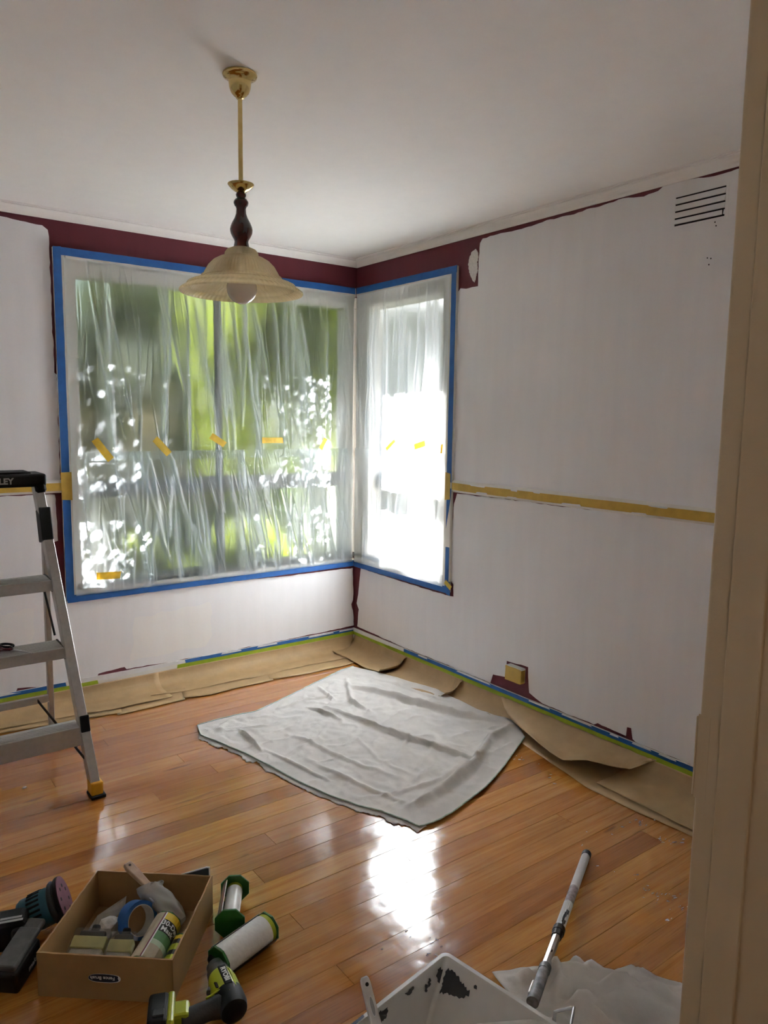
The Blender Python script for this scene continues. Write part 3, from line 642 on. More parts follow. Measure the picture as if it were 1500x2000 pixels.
# ================================================================== BROWN PAPER
def resample(pts, n):
    P = [Vector(p) for p in pts]; L = [0]
    for i in range(1, len(P)): L.append(L[-1] + (P[i] - P[i - 1]).length)
    out = []
    for k in range(n + 1):
        t = L[-1] * k / n; i = max(j for j in range(len(L)) if L[j] <= t + 1e-9); i = min(i, len(P) - 2)
        out.append(P[i].lerp(P[i + 1], (t - L[i]) / max(1e-9, L[i + 1] - L[i])))
    return out
def bez(P, t):
    a, b, c, d = P; u = 1 - t
    return tuple(u ** 3 * a[i] + 3 * u * u * t * b[i] + 3 * u * t * t * c[i] + t ** 3 * d[i] for i in range(2))
def paper(side, prof, label, lay=1, nv=26, top=.078, curl=0.0, seed=1, flop=.055):
    """a sheet fixed to the skirting that rolls out over the floor; prof: list of (s, reach)"""
    W = PW[side]; s0, s1 = prof[0][0], prof[-1][0]; ns = max(10, int(abs(s1 - s0) / .03))
    def fn(u, t):
        s = s0 + (s1 - s0) * u
        d1 = np.interp(s, [p[0] for p in prof], [p[1] for p in prof])
        w = .006 * mnoise.noise((s * 3.1, seed, t * 1.5)) + .003 * mnoise.noise((s * 11, seed, t * 4))
        zf = .0015 + .0022 * lay; b0 = .013 + .0006 * lay
        d, z = bez([(b0, top), (b0 + .004, .040), (flop * .55, zf), (flop + .045, zf)], min(1, t / .6))
        if t > .6: d = flop + .045 + (max(d1, flop + .05) - flop - .045) * (t - .6) / .4
        k = min(1, t * 5)
        d = max(b0, d + w * k * (1 if t < .62 else .4)); z = z + (abs(w) * 1.1 * k if t > .25 else 0)
        e = max(0, u - .93) / .07; e2 = max(0, .06 - u) / .06
        z += curl * e * e * .02 * k; d += curl * e * e * .012 * k
        z += (.0015 + .006 * max(0, mnoise.noise((s * 5, seed + 4, 0)) + .2)) * max(0, t - .8) / .2
        return W(s, max(z, zf), d)
    o = obj('brown_paper', gridg(fn, ns, nv), M_KRAFT, smooth=True, solid=.0006)
    return tag(o, label, 'paper', 'brown paper masking along the skirting')
def flatpaper(front, back, label, z=.0012, seed=1, lift=.006):
    """a strip lying on the boards: front and back edges, front edge lifting a little here and there"""
    L = max((Vector(front[-1]) - Vector(front[0])).length, .1); n = max(12, int(L / .025)); fr_pts = resample(front, n); bk_pts = resample(back, n)
    def fn(u, t):
        i = int(round(u * n)); p = bk_pts[i].lerp(fr_pts[i], t); w = mnoise.noise((p.x * 7 + seed, p.y * 7, 0))
        e = .0016 * mnoise.noise((u * 40, seed, 2)) if t > .95 else 0
        return (p.x + e, p.y + e, z + max(0, t - .45) * lift * max(.12, w + .35) + .0008 * t)
    o = obj('brown_paper', gridg(fn, n, 8), M_KRAFT, smooth=True, solid=.0006)
    return tag(o, label, 'paper', 'brown paper strips lying flat on the floor')
def fl(px, py): q = atF(px, py, .003); return (-q.x, -q.y)
def fr_(px, py): q = atF(px, py, .003); return (-q.y, -q.x)
PA = [fl(*q) for q in ((338, 1362), (300, 1371), (232, 1386), (150, 1400), (100, 1408))] + [(2.3, .15), (3.2, .15)]
PB = [(.016, .19)] + [fl(*q) for q in ((660, 1290), (600, 1301), (500, 1324), (420, 1340), (340, 1355), (296, 1362))]
paper('L', PB, 'brown paper curving off the skirting between corner and ladder', 1, seed=3); paper('L', PA, 'brown paper curving off the skirting behind the ladder', 2, seed=5)
F3 = lambda *q: [atF(a, b, 0) for a, b in q]
flatpaper(F3((230, 1398), (300, 1382), (362, 1367)), F3((215, 1368), (290, 1355), (350, 1342)), 'flat brown strip on the boards nearest the ladder', .0022, 1)
flatpaper(F3((-60, 1446), (0, 1434), (100, 1418), (238, 1393)), F3((-60, 1400), (0, 1392), (100, 1376), (232, 1365)), 'flat brown strip on the boards under the ladder', .0030, 2)
flatpaper(F3((360, 1365), (413, 1359), (455, 1347), (534, 1330)), F3((350, 1340), (400, 1330), (455, 1318), (525, 1303)), 'flat brown strip on the boards, middle one of three', .0038, 3)
flatpaper(F3((526, 1327), (545, 1327), (600, 1317), (672, 1302), (692, 1296)), F3((515, 1300), (540, 1295), (600, 1285), (665, 1272), (686, 1268)), 'flat brown strip on the boards near the room corner', .0028, 4)
PR1 = [(.03, .20)] + [fr_(*q) for q in ((690, 1292), (722, 1302), (768, 1291))]
PR1 = [(.03, .20), (.25, .20), (.45, .215), (.56, .19)]
PR2 = [(.53, .25)] + [fr_(*q) for q in ((769, 1329), (815, 1352), (867, 1364))] + [(fr_(903, 1356)[0], .11)]
s3 = fr_(903, 1356)[0]
PR3 = [(s3 - .06, .16)] + [fr_(*q) for q in ((930, 1384), (979, 1395), (1020, 1405))] + [(1.62, .10), (1.68, .09)]
paper('R', PR1, 'brown paper with a curled edge beside the room corner', 3, seed=7, curl=1.4); paper('R', PR2, 'brown paper under the far edge of the drop cloth, end curled', 2, seed=8, curl=1.4)
paper('R', PR3, 'brown paper below the outlet, reaching under the drop cloth', 1, seed=9)
# sheet hanging loose from its tape
fz = [((1003, 1411), .030), ((1048, 1448), .055), ((1075, 1470), .06), ((1100, 1486), .055), ((1147, 1483), .075), ((1193, 1497), .055), ((1231, 1502), .05), ((1262, 1492), .062), ((1290, 1482), .085)]
lowe = [atF(*p, z) for p, z in fz]; s_top = [1.30, 1.50, 1.60, 1.70, 1.80, 1.90, 1.98, 2.05, 2.10]
def flap(u, t):
    k = u * (len(lowe) - 1); i = min(int(k), len(lowe) - 2); q = k - i
    lo = lowe[i].lerp(lowe[i + 1], q); st = s_top[i] * (1 - q) + s_top[i + 1] * q
    hi = Vector(PR(st, .080, .0155)); p = hi.lerp(lo, t); sag = .030 * math.sin(PI * t) * math.sin(PI * min(1, u * 1.1)) + .004 * mnoise.noise((u * 9, t * 4, 2))
    return (min(p.x - .012 * math.sin(PI * t) - .004 * mnoise.noise((u * 7, t * 5, 7)), -.0155), p.y, max(p.z - sag, .010))
tag(obj('brown_paper', gridg(flap, 60, 24), M_KRAFT, smooth=True, solid=.0006), 'loose brown paper bulging away from the skirting beyond the drop cloth', 'paper', 'brown paper masking along the skirting')
paper('R', [(2.045, .24), (2.4, .25), (2.8, .26), (3.2, .27)], 'brown paper on the skirting next to the door jamb', 2, seed=12)
flatpaper(F3((1010, 1446), (1147, 1540), (1250, 1590), (1357, 1637), (1440, 1680)), [Vector((-.03, -1.45, 0)), Vector((-.03, -2.95, 0))], 'long flat brown strip on the boards from drop cloth to jamb', .0012, 6, .004)

# ================================================================== DROP CLOTHS
def segdist(X, Y, a, b):
    ax, ay, bx, by = a[0], a[1], b[0], b[1]; dx, dy = bx - ax, by - ay; q = np.clip(((X - ax) * dx + (Y - ay) * dy) / max(1e-9, dx * dx + dy * dy), 0, 1)
    px, py = X - (ax + q * dx), Y - (ay + q * dy); side = np.sign(dx * py - dy * px); return np.hypot(px, py), side, q
def cloth(name, A2B, A2D, D2C, B2C, ridges, nu, nv, base, seed, label, fine=.0025, under=None, hem=None):
    b = resample(A2B, nu); t_ = resample(D2C, nu); l = resample(A2D, nv); r = resample(B2C, nv)
    b, t_, l, r = [np.array([tuple(p) for p in q]) for q in (b, t_, l, r)]
    U, V = np.meshgrid(np.linspace(0, 1, nu + 1), np.linspace(0, 1, nv + 1), indexing='ij'); U3, V3 = U[..., None], V[..., None]
    P = (1 - V3) * b[:, None] + V3 * t_[:, None] + (1 - U3) * l[None] + U3 * r[None] - ((1 - U3) * (1 - V3) * l[0] + U3 * (1 - V3) * r[0] + (1 - U3) * V3 * l[-1] + U3 * V3 * r[-1])
    X, Y = P[..., 0].copy(), P[..., 1].copy(); Z = np.full_like(X, base)
    for pts, h, w in ridges:
        ww = np.array([tuple(atF(*p))[:2] for p in pts]); best = np.full_like(X, 9.0); sg = np.zeros_like(X); along = np.zeros_like(X)
        for i in range(len(ww) - 1):
            d, s, q = segdist(X, Y, ww[i], ww[i + 1]); mk = d < best; best = np.where(mk, d, best); sg = np.where(mk, s, sg); along = np.where(mk, (i + q) / (len(ww) - 1), along)
        env = np.sin(PI * np.clip(along, .04, .96)) ** .5; h = h * 1.15; w = w * .78
        asym = np.where(sg > 0, w, w * .55)
        Z += h * env * np.exp(-(best / asym) ** 2)
    rr = np.random.RandomState(seed)
    N = np.zeros_like(X)
    for i in range(X.shape[0]):
        for j in range(X.shape[1]):
            N[i, j] = mnoise.noise((X[i, j] * 5, Y[i, j] * 5, seed)) * 1.2 + abs(mnoise.noise((X[i, j] * 13, Y[i, j] * 9, seed + 3))) * 1.3 + mnoise.noise((X[i, j] * 30, Y[i, j] * 26, seed + 5)) * .5 + max(0, 1 - abs(mnoise.noise((X[i, j] * 4 + Y[i, j] * 3, Y[i, j] * 8 - X[i, j] * 3, seed + 9))) * 4.5) ** 2 * .9
    Z += np.clip(N, -.3, 2) * fine
    eb = np.minimum(np.minimum(U, 1 - U), np.minimum(V, 1 - V)); Z = base + (Z - base) * np.clip(eb / .05, .35, 1); Z = np.maximum(Z, base)
    m1 = nv + 1; v = [(a, c, e) for a, c, e in zip(X.ravel(), Y.ravel(), Z.ravel())]
    f = [(i * m1 + j, (i + 1) * m1 + j, (i + 1) * m1 + j + 1, i * m1 + j + 1) for i in range(nu) for j in range(nv)]
    o = obj(name, (v, f), M_CLOTH, smooth=True, solid=.0016); tag(o, label, 'drop cloth')
    if under:                                                        # lower folded layer showing along the front edge
        off = Vector(under); v2, k = [], 0
        for i in range(nu + 1):
            w = .5 + .5 * mnoise.noise((i * .09, seed, 1)) + .25 * mnoise.noise((i * .4, seed, 2)); w = max(.05, w)
            for j in range(7):
                q = j / 6; p = Vector((X[i, 0], Y[i, 0], 0)).lerp(Vector((X[i, min(6, nv)], Y[i, min(6, nv)], 0)), q) + off * w * (1 - q) 
                v2.append((p.x, p.y, .0025 + .003 * q * (1 - q) * 4 + .0006 * mnoise.noise((i * .5, j, 1))))
        f2 = [(i * 7 + j, (i + 1) * 7 + j, (i + 1) * 7 + j + 1, i * 7 + j + 1) for i in range(nu) for j in range(6)]
        obj('lower_layer', (v2, f2), M_CLOTH, o, smooth=True, solid=.0014)
    if hem:
        for nm, idx in hem:
            pts = [Vector((X[i, j], Y[i, j], Z[i, j] + .0012)) for i, j in idx(nu, nv)]
            obj('hem', tube(pts[::2], .0028, 6), M_HEM, o, smooth=True)
    return o
px = lambda *q: [atF(*p) for p in q]
cloth('drop_cloth',
      px((392, 1440), (430, 1455), (480, 1476), (530, 1502), (590, 1534), (640, 1557), (700, 1578), (745, 1590), (790, 1606), (818, 1619)),
      px((392, 1440), (386, 1420), (430, 1408), (500, 1394), (560, 1365), (625, 1333), (668, 1312), (690, 1306)),
      px((690, 1306), (730, 1314), (770, 1325), (810, 1338), (850, 1348), (885, 1366), (930, 1388), (965, 1400), (990, 1406), (1010, 1418), (1025, 1443)),
      px((818, 1619), (845, 1612), (880, 1594), (915, 1568), (950, 1541), (985, 1500), (1025, 1443)),
      [([(635, 1386), (696, 1409), (761, 1437), (827, 1458), (890, 1478), (930, 1492)], .024, .020), ([(680, 1345), (733, 1357), (808, 1380), (897, 1402), (1000, 1415)], .030, .028),
       ([(600, 1386), (663, 1410)], .018, .014), ([(676, 1330), (685, 1375), (720, 1396)], .02, .016), ([(1008, 1418), (955, 1448), (930, 1495), (872, 1541), (838, 1566), (800, 1580)], .030, .030),
       ([(468, 1432), (490, 1452), (507, 1470)], .02, .012), ([(620, 1345), (650, 1372), (640, 1386)], .014, .014), ([(545, 1390), (600, 1372), (660, 1362)], .012, .014),
       ([(560, 1440), (600, 1455), (700, 1500), (760, 1520)], .010, .02), ([(600, 1490), (700, 1540), (790, 1575)], .010, .02), ([(700, 1450), (740, 1490), (800, 1520)], .006, .014), ([(640, 1420), (620, 1450), (560, 1480)], .008, .014),
       ([(430, 1430), (520, 1425), (570, 1410)], .008, .016), ([(850, 1500), (800, 1540)], .008, .014), ([(520, 1470), (580, 1500), (640, 1530)], .010, .014), ([(760, 1560), (860, 1530), (905, 1490)], .010, .02), ([(730, 1330), (800, 1350), (870, 1375)], .010, .016)],
      190, 170, .009, 5, 'large grey drop cloth spread on the boards below the corner window', .0058, under=(-.035, -.035, 0),
      hem=[('front', lambda nu, nv: [(i, 0) for i in range(nu + 1)]), ('right', lambda nu, nv: [(nu, j) for j in range(nv + 1)]), ('left', lambda nu, nv: [(0, j) for j in range(nv + 1)])])
cloth('drop_cloth',
      [(-1.30, -2.53, 0), (-1.36, -2.8, 0), (-1.42, -3.12, 0)], [(-1.30, -2.53, 0)] + px((1020, 1893), (1080, 1890), (1140, 1896), (1200, 1914), (1240, 1922), (1335, 1925)) + [(-.76, -2.86, 0)],
      [(-.76, -2.86, 0), (-.82, -3.0, 0), (-.90, -3.22, 0)], [(-1.42, -3.12, 0), (-1.2, -3.2, 0), (-.90, -3.22, 0)],
      [([(1010, 1925), (1060, 1937), (1110, 1925), (1180, 1950), (1330, 1962)], .045, .030), ([(1060, 1962), (1120, 1942), (1170, 1967), (1250, 1977), (1345, 1972)], .050, .028), ([(1020, 1903), (1110, 1903), (1170, 1922), (1240, 1942), (1330, 1945)], .032, .022),
       ([(1130, 1992), (1200, 1985), (1335, 1998)], .05, .024), ([(1100, 1975), (1150, 2000), (1200, 2040)], .045, .025), ([(1190, 1918), (1230, 1934), (1330, 1934)], .026, .014), ([(1010, 1912), (1040, 1940)], .022, .012),
       ([(1060, 1915), (1090, 1940), (1085, 1965)], .028, .014), ([(1120, 1905), (1150, 1935), (1230, 1960)], .026, .016), ([(1160, 1975), (1240, 1965), (1330, 1985)], .03, .016)],
      120, 100, .003, 17, 'crumpled grey drop cloth on the boards under the paint tray', .010)

# ================================================================== PENDANT LAMP
LX, LY = -1.629, -1.792
pl = thing('pendant_lamp', (LX, LY, 1.74), 'brass and dark wood pendant lamp with ribbed cream glass shade hanging from ceiling', 'lamp')
up = lambda pr, n=48: mv(lathe(pr, n), LX, LY, 0)
obj('canopy', up([(.001, H), (.046, H - .0005), (.0475, H - .004), (.046, H - .008), (.040, H - .012), (.031, H - .018), (.0305, H - .024), (.029, H - .036), (.025, H - .048), (.017, H - .057), (.012, H - .060), (.010, H - .064), (.0005, H - .065)]), M_BRASS, pl, smooth=True)
obj('rod', cyl((LX, LY, 2.052), (LX, LY, H - .062), .0062, n=20), M_BRASS, pl, autosm=40)
obj('dish', up([(.0065, 2.056), (.020, 2.0575), (.031, 2.061), (.036, 2.0645), (.0365, 2.063), (.033, 2.058), (.026, 2.051), (.017, 2.045), (.011, 2.0435), (.010, 2.039), (.0005, 2.039)]), M_BRASS, pl, smooth=True)
obj('turned_stem', up([(.001, 2.041), (.012, 2.0405), (.0145, 2.036), (.0125, 2.030), (.0105, 2.027), (.0155, 2.0245), (.0200, 2.018), (.0205, 2.014), (.0175, 2.006), (.0145, 2.004), (.0132, 1.998), (.0142, 1.985), (.0185, 1.973), (.0255, 1.961), (.0300, 1.950), (.0312, 1.943), (.0295, 1.932), (.0240, 1.921), (.0195, 1.914), (.0192, 1.909), (.0205, 1.902), (.0222, 1.894), (.022, 1.889), (.001, 1.889)]), M_TURNED, pl, smooth=True)
sh_o = [(.017, 1.895), (.026, 1.894), (.040, 1.888), (.046, 1.880), (.0475, 1.872), (.0500, 1.869), (.062, 1.866), (.078, 1.857), (.092, 1.843), (.102, 1.826), (.1075, 1.816), (.1115, 1.8150), (.1125, 1.8115), (.1095, 1.8090), (.1145, 1.8075), (.1160, 1.8035), (.126, 1.803), (.139, 1.799), (.149, 1.7945), (.1520, 1.790), (.1500, 1.787), (.156, 1.7845), (.165, 1.780), (.1705, 1.776), (.172, 1.772), (.170, 1.769)]
sh_i = [(.168, 1.769), (.164, 1.775), (.154, 1.780), (.147, 1.783), (.146, 1.788), (.138, 1.794), (.113, 1.800), (.106, 1.810), (.099, 1.823), (.089, 1.839), (.075, 1.852), (.058, 1.861), (.046, 1.866), (.043, 1.876), (.034, 1.884), (.017, 1.889)]
obj('glass_shade', up(sh_o + sh_i, 96), M_SHADE, pl, autosm=45)
obj('bulb', up([(.0005, 1.740)] + [(.042 * math.sin(a), 1.782 - .042 * math.cos(a)) for a in [k * PI / 14 for k in range(1, 12)]] + [(.0185, 1.835), (.014, 1.850), (.0135, 1.885), (.0005, 1.886)], 32), M_BULB, pl, smooth=True)

# ================================================================== AIR VENT AND OUTLET
av = thing('air_vent', PR(2.185, 2.15, .002), 'louvred air vent painted over white, high on the right wall', 'vent')
vz0, vz1, vs0, vs1 = 2.150, 2.257, 2.089, 2.284
obj('backing', box2(PR(vs0, vz0, .0014), PR(vs1, vz1, .0020)), M_DARK, av)
zs = [2.2525, 2.2275, 2.2025, 2.1775, 2.1555]
for k in range(4):
    a, b = zs[k], zs[k + 1]
    g = [PR(vs0, b + .0032, .002), PR(vs1, b + .0028, .002), PR(vs1, a - .0034, .002), PR(vs0, a - .0028, .002), PR(vs0, b + .0032, .0085), PR(vs1, b + .0028, .0085), PR(vs1, a - .0034, .0045), PR(vs0, a - .0028, .0045)]
    obj('slat', (g, [(0, 1, 2, 3), (4, 5, 6, 7), (0, 1, 5, 4), (1, 2, 6, 5), (2, 3, 7, 6), (3, 0, 4, 7)]), M_PRIMER, av)
for a, b in (((vs0 - .010, vz0 - .006), (vs0 - .0002, vz1 + .006)), ((vs1 + .0002, vz0 - .006), (vs1 + .010, vz1 + .006)), ((vs0, vz0 - .008), (vs1, vz0 + .0018)), ((vs0, vz1 - .0018), (vs1, vz1 + .006))):
    obj('frame', box2(PR(a[0], a[1], .0014), PR(b[0], b[1], .0034)), M_PRIMER, av)
obj('slot_end', box2(PR(vs1 - .006, 2.156, .002), PR(vs1 - .003, 2.178, .0088)), M_DARK, av)
D = .036
a0, zt_ = atR(987, 1299, D); a1, zb_ = atR(1016, 1341, D); _, zb_ = atR(990, 1327, D)
ol = thing('wall_outlet', PR((a0 + a1) / 2, zb_, 0), 'surface power outlet wrapped in yellow masking tape on the right wall', 'outlet')
obj('box', box2(PR(a0 + .001, zb_ + .001, .0005), PR(a1 - .001, zt_ + .004, D - .002), .002), M_TRIM, ol)
obj('front_tape', onwall('R', rag([(a0 - .001, zb_ - .002), (a1, zb_), (a1, zt_ - .002), (a0, zt_ + .001)], .002, .012, 3), D - .002, D - .0008), M_YELLOW, ol)
obj('side_tape', box2(PR(a1 - .001, zb_, .006), PR(a1 + .0002, zt_ - .003, D - .002), .0002), M_YELLOW, ol)
obj('top_tape', onwall('R', rag([(a0, zt_ - .008), (a1, zt_ - .010), (a1 - .002, zt_ + .001), (a0 + .001, zt_ + .002)], .002, .010, 5), D - .0008, D - .0002), M_YELLOW, ol)

# ================================================================== STEPLADDER
XM = -2.135
lad = thing('stepladder', (XM, -.68, 0), 'aluminium stepladder with black top tray and yellow feet by the left wall', 'ladder')
fy = lambda z: -1.0 + .30 * z
ry = lambda z: -.355 - .20 * z
fx = lambda z, s: XM + s * (.273 - .076 * z)
rx = lambda z, s: XM + s * (.264 - .038 * z)
def rmain(s):
    p0 = (fx(.03, s), fy(.03), .03); p1 = (fx(1.16, s), fy(1.16), 1.16)
    U = (0, 1, .3)
    r = join(bar(p0, p1, .024, .006, .001, U), )
    M = lambda dx, dy: (Vector((dx, dy, 0)))
    g = bar(p0, p1, .034, .058, .002, U)
    return g
for s in (1, -1):
    o = obj('front_rail', rmain(s), M_ALU, lad)
    p0 = Vector((fx(.06, s) - s * .0005, fy(.06) - .0242, .06)); p1 = Vector((fx(1.12, s) - s * .0005, fy(1.12) - .0242, 1.12))
    obj('rail_groove', bar(p0 + Vector((s * .004, -.0055, 0)), p1 + Vector((s * .004, -.0055, 0)), .005, .0016, 0, (0, 1, .3)), M_ALU2, o)
    obj('rear_leg', bar((rx(.02, s), ry(.02), .02), (rx(1.02, s), ry(1.02), 1.02), .022, .030, .002, (0, 1, -.2)), M_ALU, lad)
    f_ = obj('foot', xf(rbox(.044, .062, .052, .006, 2, (0, 0, .034)), Matrix.Translation((fx(.02, s), fy(.02), 0))), M_GOLD, lad)
    obj('foot_pad', xf(rbox(.054, .070, .012, .003, 2, (0, 0, .006)), Matrix.Translation((fx(.0, s), fy(.0), 0))), M_RUBBER, lad)
    obj('rear_foot', xf(rbox(.036, .044, .026, .004, 2, (0, 0, .013)), Matrix.Translation((rx(0, s), ry(0), 0))), M_RUBBER, lad)
    # hinge bracket that joins front rail and rear leg
    zc = 1.0; Mq = mat3((fx(zc, s), fy(zc), zc), (1, 0, 0), (0, .958, -.287))
    lobe = [(-.033, .070), (.033, .066), (.036, -.060), (.010, -.074), (-.022, -.062), (-.040, -.035), (-.046, -.008), (-.038, .012), (-.033, .018)]
    obj('hinge_bracket', xf(join(rbox(.042, .066, .128, .004, 2), mv(rbox(.036, .060, .070, .012, 2), 0, .022, .026)), Mq), M_BLACK, lad)
    # low clamp on rail, spreader strut
    obj('rail_clamp', xf(rbox(.034, .058, .062, .004, 2), mat3((fx(.245, s), fy(.245), .262), (1, 0, 0), (0, .958, -.287))), M_BLACK, lad)
    # pivoting strut from rail to rear brace
    obj('strut', bar((fx(.14, s) - s * .018, fy(.14), .14), (rx(.2, s) - s * .055, ry(.2), .195), .004, .014, .001), M_BLACK, lad)
    for za, zb2 in ((.79, .545),):
        obj('link', bar((fx(za, s) - s * .020, fy(za) + .135, za - .02), (fx(zb2, s) - s * .014, fy(zb2) + .14, zb2 + .01), .005, .010, .001), M_BLACK, lad)
for zt, dep, nm in ((.255, .085, 0), (.545, .125, 1), (.795, .125, 2)):
    w = fx(zt, 1) - fx(zt, -1) - .022; yf = fy(zt) - .014
    st = obj('step', join(box2((XM - w / 2, yf, zt - .006), (XM + w / 2, yf + dep, zt), .002), box2((XM - w / 2, yf - .003, zt - .042 - (.03 if nm == 0 else 0)), (XM + w / 2, yf + .003, zt + .001), .002), box2((XM - w / 2, yf + dep - .003, zt - .03), (XM + w / 2, yf + dep, zt), .001)), M_ALU2, lad)
    for k in range(7 if nm else 4):
        obj('tread_rib', box2((XM - w / 2 + .004, yf + .012 + k * .015, zt), (XM + w / 2 - .004, yf + .017 + k * .015, zt + .0012)), M_ALU2, st)
    if nm:
        for s in (1, -1): obj('step_edge', box2((XM + s * w / 2, yf, zt - .045), (XM + s * (w / 2 - .007), yf + dep, zt + .003), .001), M_BLACK, st)
obj('rear_brace', box2((rx(.2, -1), ry(.205) - .010, .180), (rx(.2, 1), ry(.205) + .004, .212), .002), M_ALU2, lad)
# top tray
zc = 1.165; w = .425
tt = obj('top_tray', join(xf(rbox(w, .16, .050, .010, 3), Matrix.Translation((XM, fy(1.16) + .035, 1.172))), xf(rbox(w * .76, .13, .012, .004, 2), Matrix.Translation((XM, fy(1.16) + .04, 1.198)))), M_BLACK, lad)
for s in (1, -1): obj('tray_corner', bar((fx(1.09, s) + s * .003, fy(1.09) - .004, 1.118), (fx(1.18, s) + s * .003, fy(1.18) - .004, 1.186), .040, .066, .008, (0, 1, .3)), M_BLACK, lad)
text('lettering', 'STANLEY', .031, M_GREYTX, tt, mat3((XM + .031, fy(1.16) - .0458, 1.171), (1, 0, 0), (0, 0, 1)), .0006, .0012)

# scissors lying on the middle step
sz = .5478
A_ = atF(20, 1270, sz); B_ = atF(84, 1281, sz); dirx = (B_ - A_).normalized()
sc_ = thing('scissors', (A_.x, A_.y, sz), 'scissors with dark red and black handles lying on the middle ladder step', 'scissors', M=mat3(A_, dirx, Vector((0, 0, 1)).cross(dirx)))
for sgn, mt in ((1, M_BLACK), (-1, M_RED)):
    loop = [(-.045 + .030 * math.cos(a), sgn * .024 + .017 * math.sin(a), .006 + .003 * sgn * 0) for a in [k * 2 * PI / 16 for k in range(17)]]
    obj('handle', join(tube(loop, .0045, 8), tube([(-.018, sgn * .018, .006), (.0, sgn * .006, .005), (.014, -sgn * .001, .004)], .005, 8)), mt, sc_, smooth=True, local=True)
    obj('blade', prism([(.0, -sgn * .006), (.025, -sgn * .008), (.112, -sgn * .0015 + sgn * .004), (.112, sgn * .006), (.02, sgn * .005)], .002 if sgn > 0 else .0042, .0038 if sgn > 0 else .006), M_STEEL, sc_, local=True)
obj('pivot', mv(cyl((0, 0, 0), (0, 0, .0078), .0035, n=12), .016, 0, 0), M_STEEL, sc_, local=True)

# ================================================================== CARDBOARD BOX AND WHAT IS IN IT
BO = atF(75, 1945); bu = Vector((.766, -.643, 0)).normalized(); bv = Vector((.643, .766, 0))
MB = mat3(BO, bu, bv)
bp = lambda u, v, z: MB @ Vector((u, v, z))
W_, D_, HB = .3395, .338, .116; T = .0045
cb = thing('cardboard_box', BO, 'open brown cardboard box full of brushes and tape on the boards', 'box', M=MB)
obj('bottom_panel', box2((.002, .002, .001), (W_ - .002, D_ - .002, .005)), M_CARDIN, cb, local=True)
def panel(u0, v0, u1, v1, seed, torn=0.0, lean=0.0):
    n = 26; a = Vector((u0, v0, 0)); b = Vector((u1, v1, 0)); nrm = Vector((-(b - a).y, (b - a).x, 0)).normalized() * T; v = []
    rr = random.Random(seed)
    for k in range(n + 1):
        p = a.lerp(b, k / n); h = HB + .0012 * mnoise.noise((k * .4, seed, 0)) - (torn * max(0, rr.random() - .45) if 2 < k < n - 2 else 0)
        for q, z in ((0, 0), (1, 0), (1, h), (0, h)): v.append(tuple(p + nrm * q + Vector((0, 0, z)) + (nrm / T) * lean * (z / HB) * math.sin(PI * k / n)))
    f = [(4 * k + i, 4 * k + (i + 1) % 4, 4 * k + 4 + (i + 1) % 4, 4 * k + 4 + i) for k in range(n) for i in range(4)] + [(0, 1, 2, 3), tuple(range(4 * n, 4 * n + 4))]
    return v, f
fp = obj('side_panel', panel(0, 0, W_, 0, 1), M_CARD, cb, local=True); obj('side_panel', panel(W_, D_, 0, D_, 2), M_CARD, cb, local=True)
obj('side_panel', panel(0, D_, 0, 0, 3, .004), M_CARD, cb, local=True); obj('side_panel', panel(W_, 0, W_, D_, 4, .007), M_CARD, cb, local=True)
# sticker, upside down on the front panel
el = []
for k in range(24):
    a = 2 * PI * k / 24; el.append((.039 * math.copysign(abs(math.cos(a)) ** .75, math.cos(a)), .0105 * math.copysign(abs(math.sin(a)) ** .8, math.sin(a))))
lc = bp(.168, 0, .058); Mst = mat3(lc, bu, (0, 0, 1)); Mst_up = mat3(lc, -bu, (0, 0, -1))
stk = obj('sticker', xf(prism(el, .0002, .0008), Mst), M_NAVY, fp)
obj('sticker_edge', xf(prism([(p[0] * 1.04 + .001, p[1] * 1.12 - .0006) for p in el], .0001, .0005), Mst), M_WHITE, fp)
text('lettering', 'Fence Brush', .0125, M_WHITE, stk, mat3(lc + Vector((0, 0, .0006)) - bv * .0009 - bu * .004, -bu, (0, 0, -1)), .0002, .0002)
obj('swoosh', xf(prism([(.036, .009), (.039, .004), (.0385, -.004), (.034, -.0095), (.0365, -.003), (.0345, .001)], .0008, .0011), Mst), M_WHITE, stk)

def local_thing(name, o, x, y, label, cat, group=None):
    return thing(name, o, label, cat, group, mat3(o, x, y))
# two wide brushes in clear sleeves, leaning on the front panel
GBr = 'wide paint brushes in the box'
def widebrush(u, v, z, ang, w, label):
    o = bp(u, v, z); x = bu * math.cos(ang) + bv * math.sin(ang); y = (bv * math.cos(ang) - bu * math.sin(ang)) * .93 + Vector((0, 0, .38))
    t = local_thing('paint_brush', o, x, y, label, 'paint brush', GBr)
    obj('bristles', rbox(w, .060, .020, .004, 2, (0, -.030, 0)), M_BRISTLE, t, local=True)
    obj('ferrule', rbox(w + .003, .032, .024, .002, 1, (0, .016, 0)), M_FERR, t, local=True)
    obj('handle', join(rbox(w * .8, .02, .018, .005, 2, (0, .040, -.002)), rbox(.022, .03, .014, .006, 2, (0, .056, -.006))), M_BLACK, t, local=True)
    obj('sleeve', rbox(w + .008, .112, .029, .003, 1, (0, -.004, 0)), M_SLV, t, local=True)
    return t
widebrush(.078, .100, .050, .02, .085, 'left wide brush in clear sleeve at front of cardboard box'); widebrush(.164, .096, .048, .05, .060, 'right wide brush in clear sleeve at front of cardboard box')
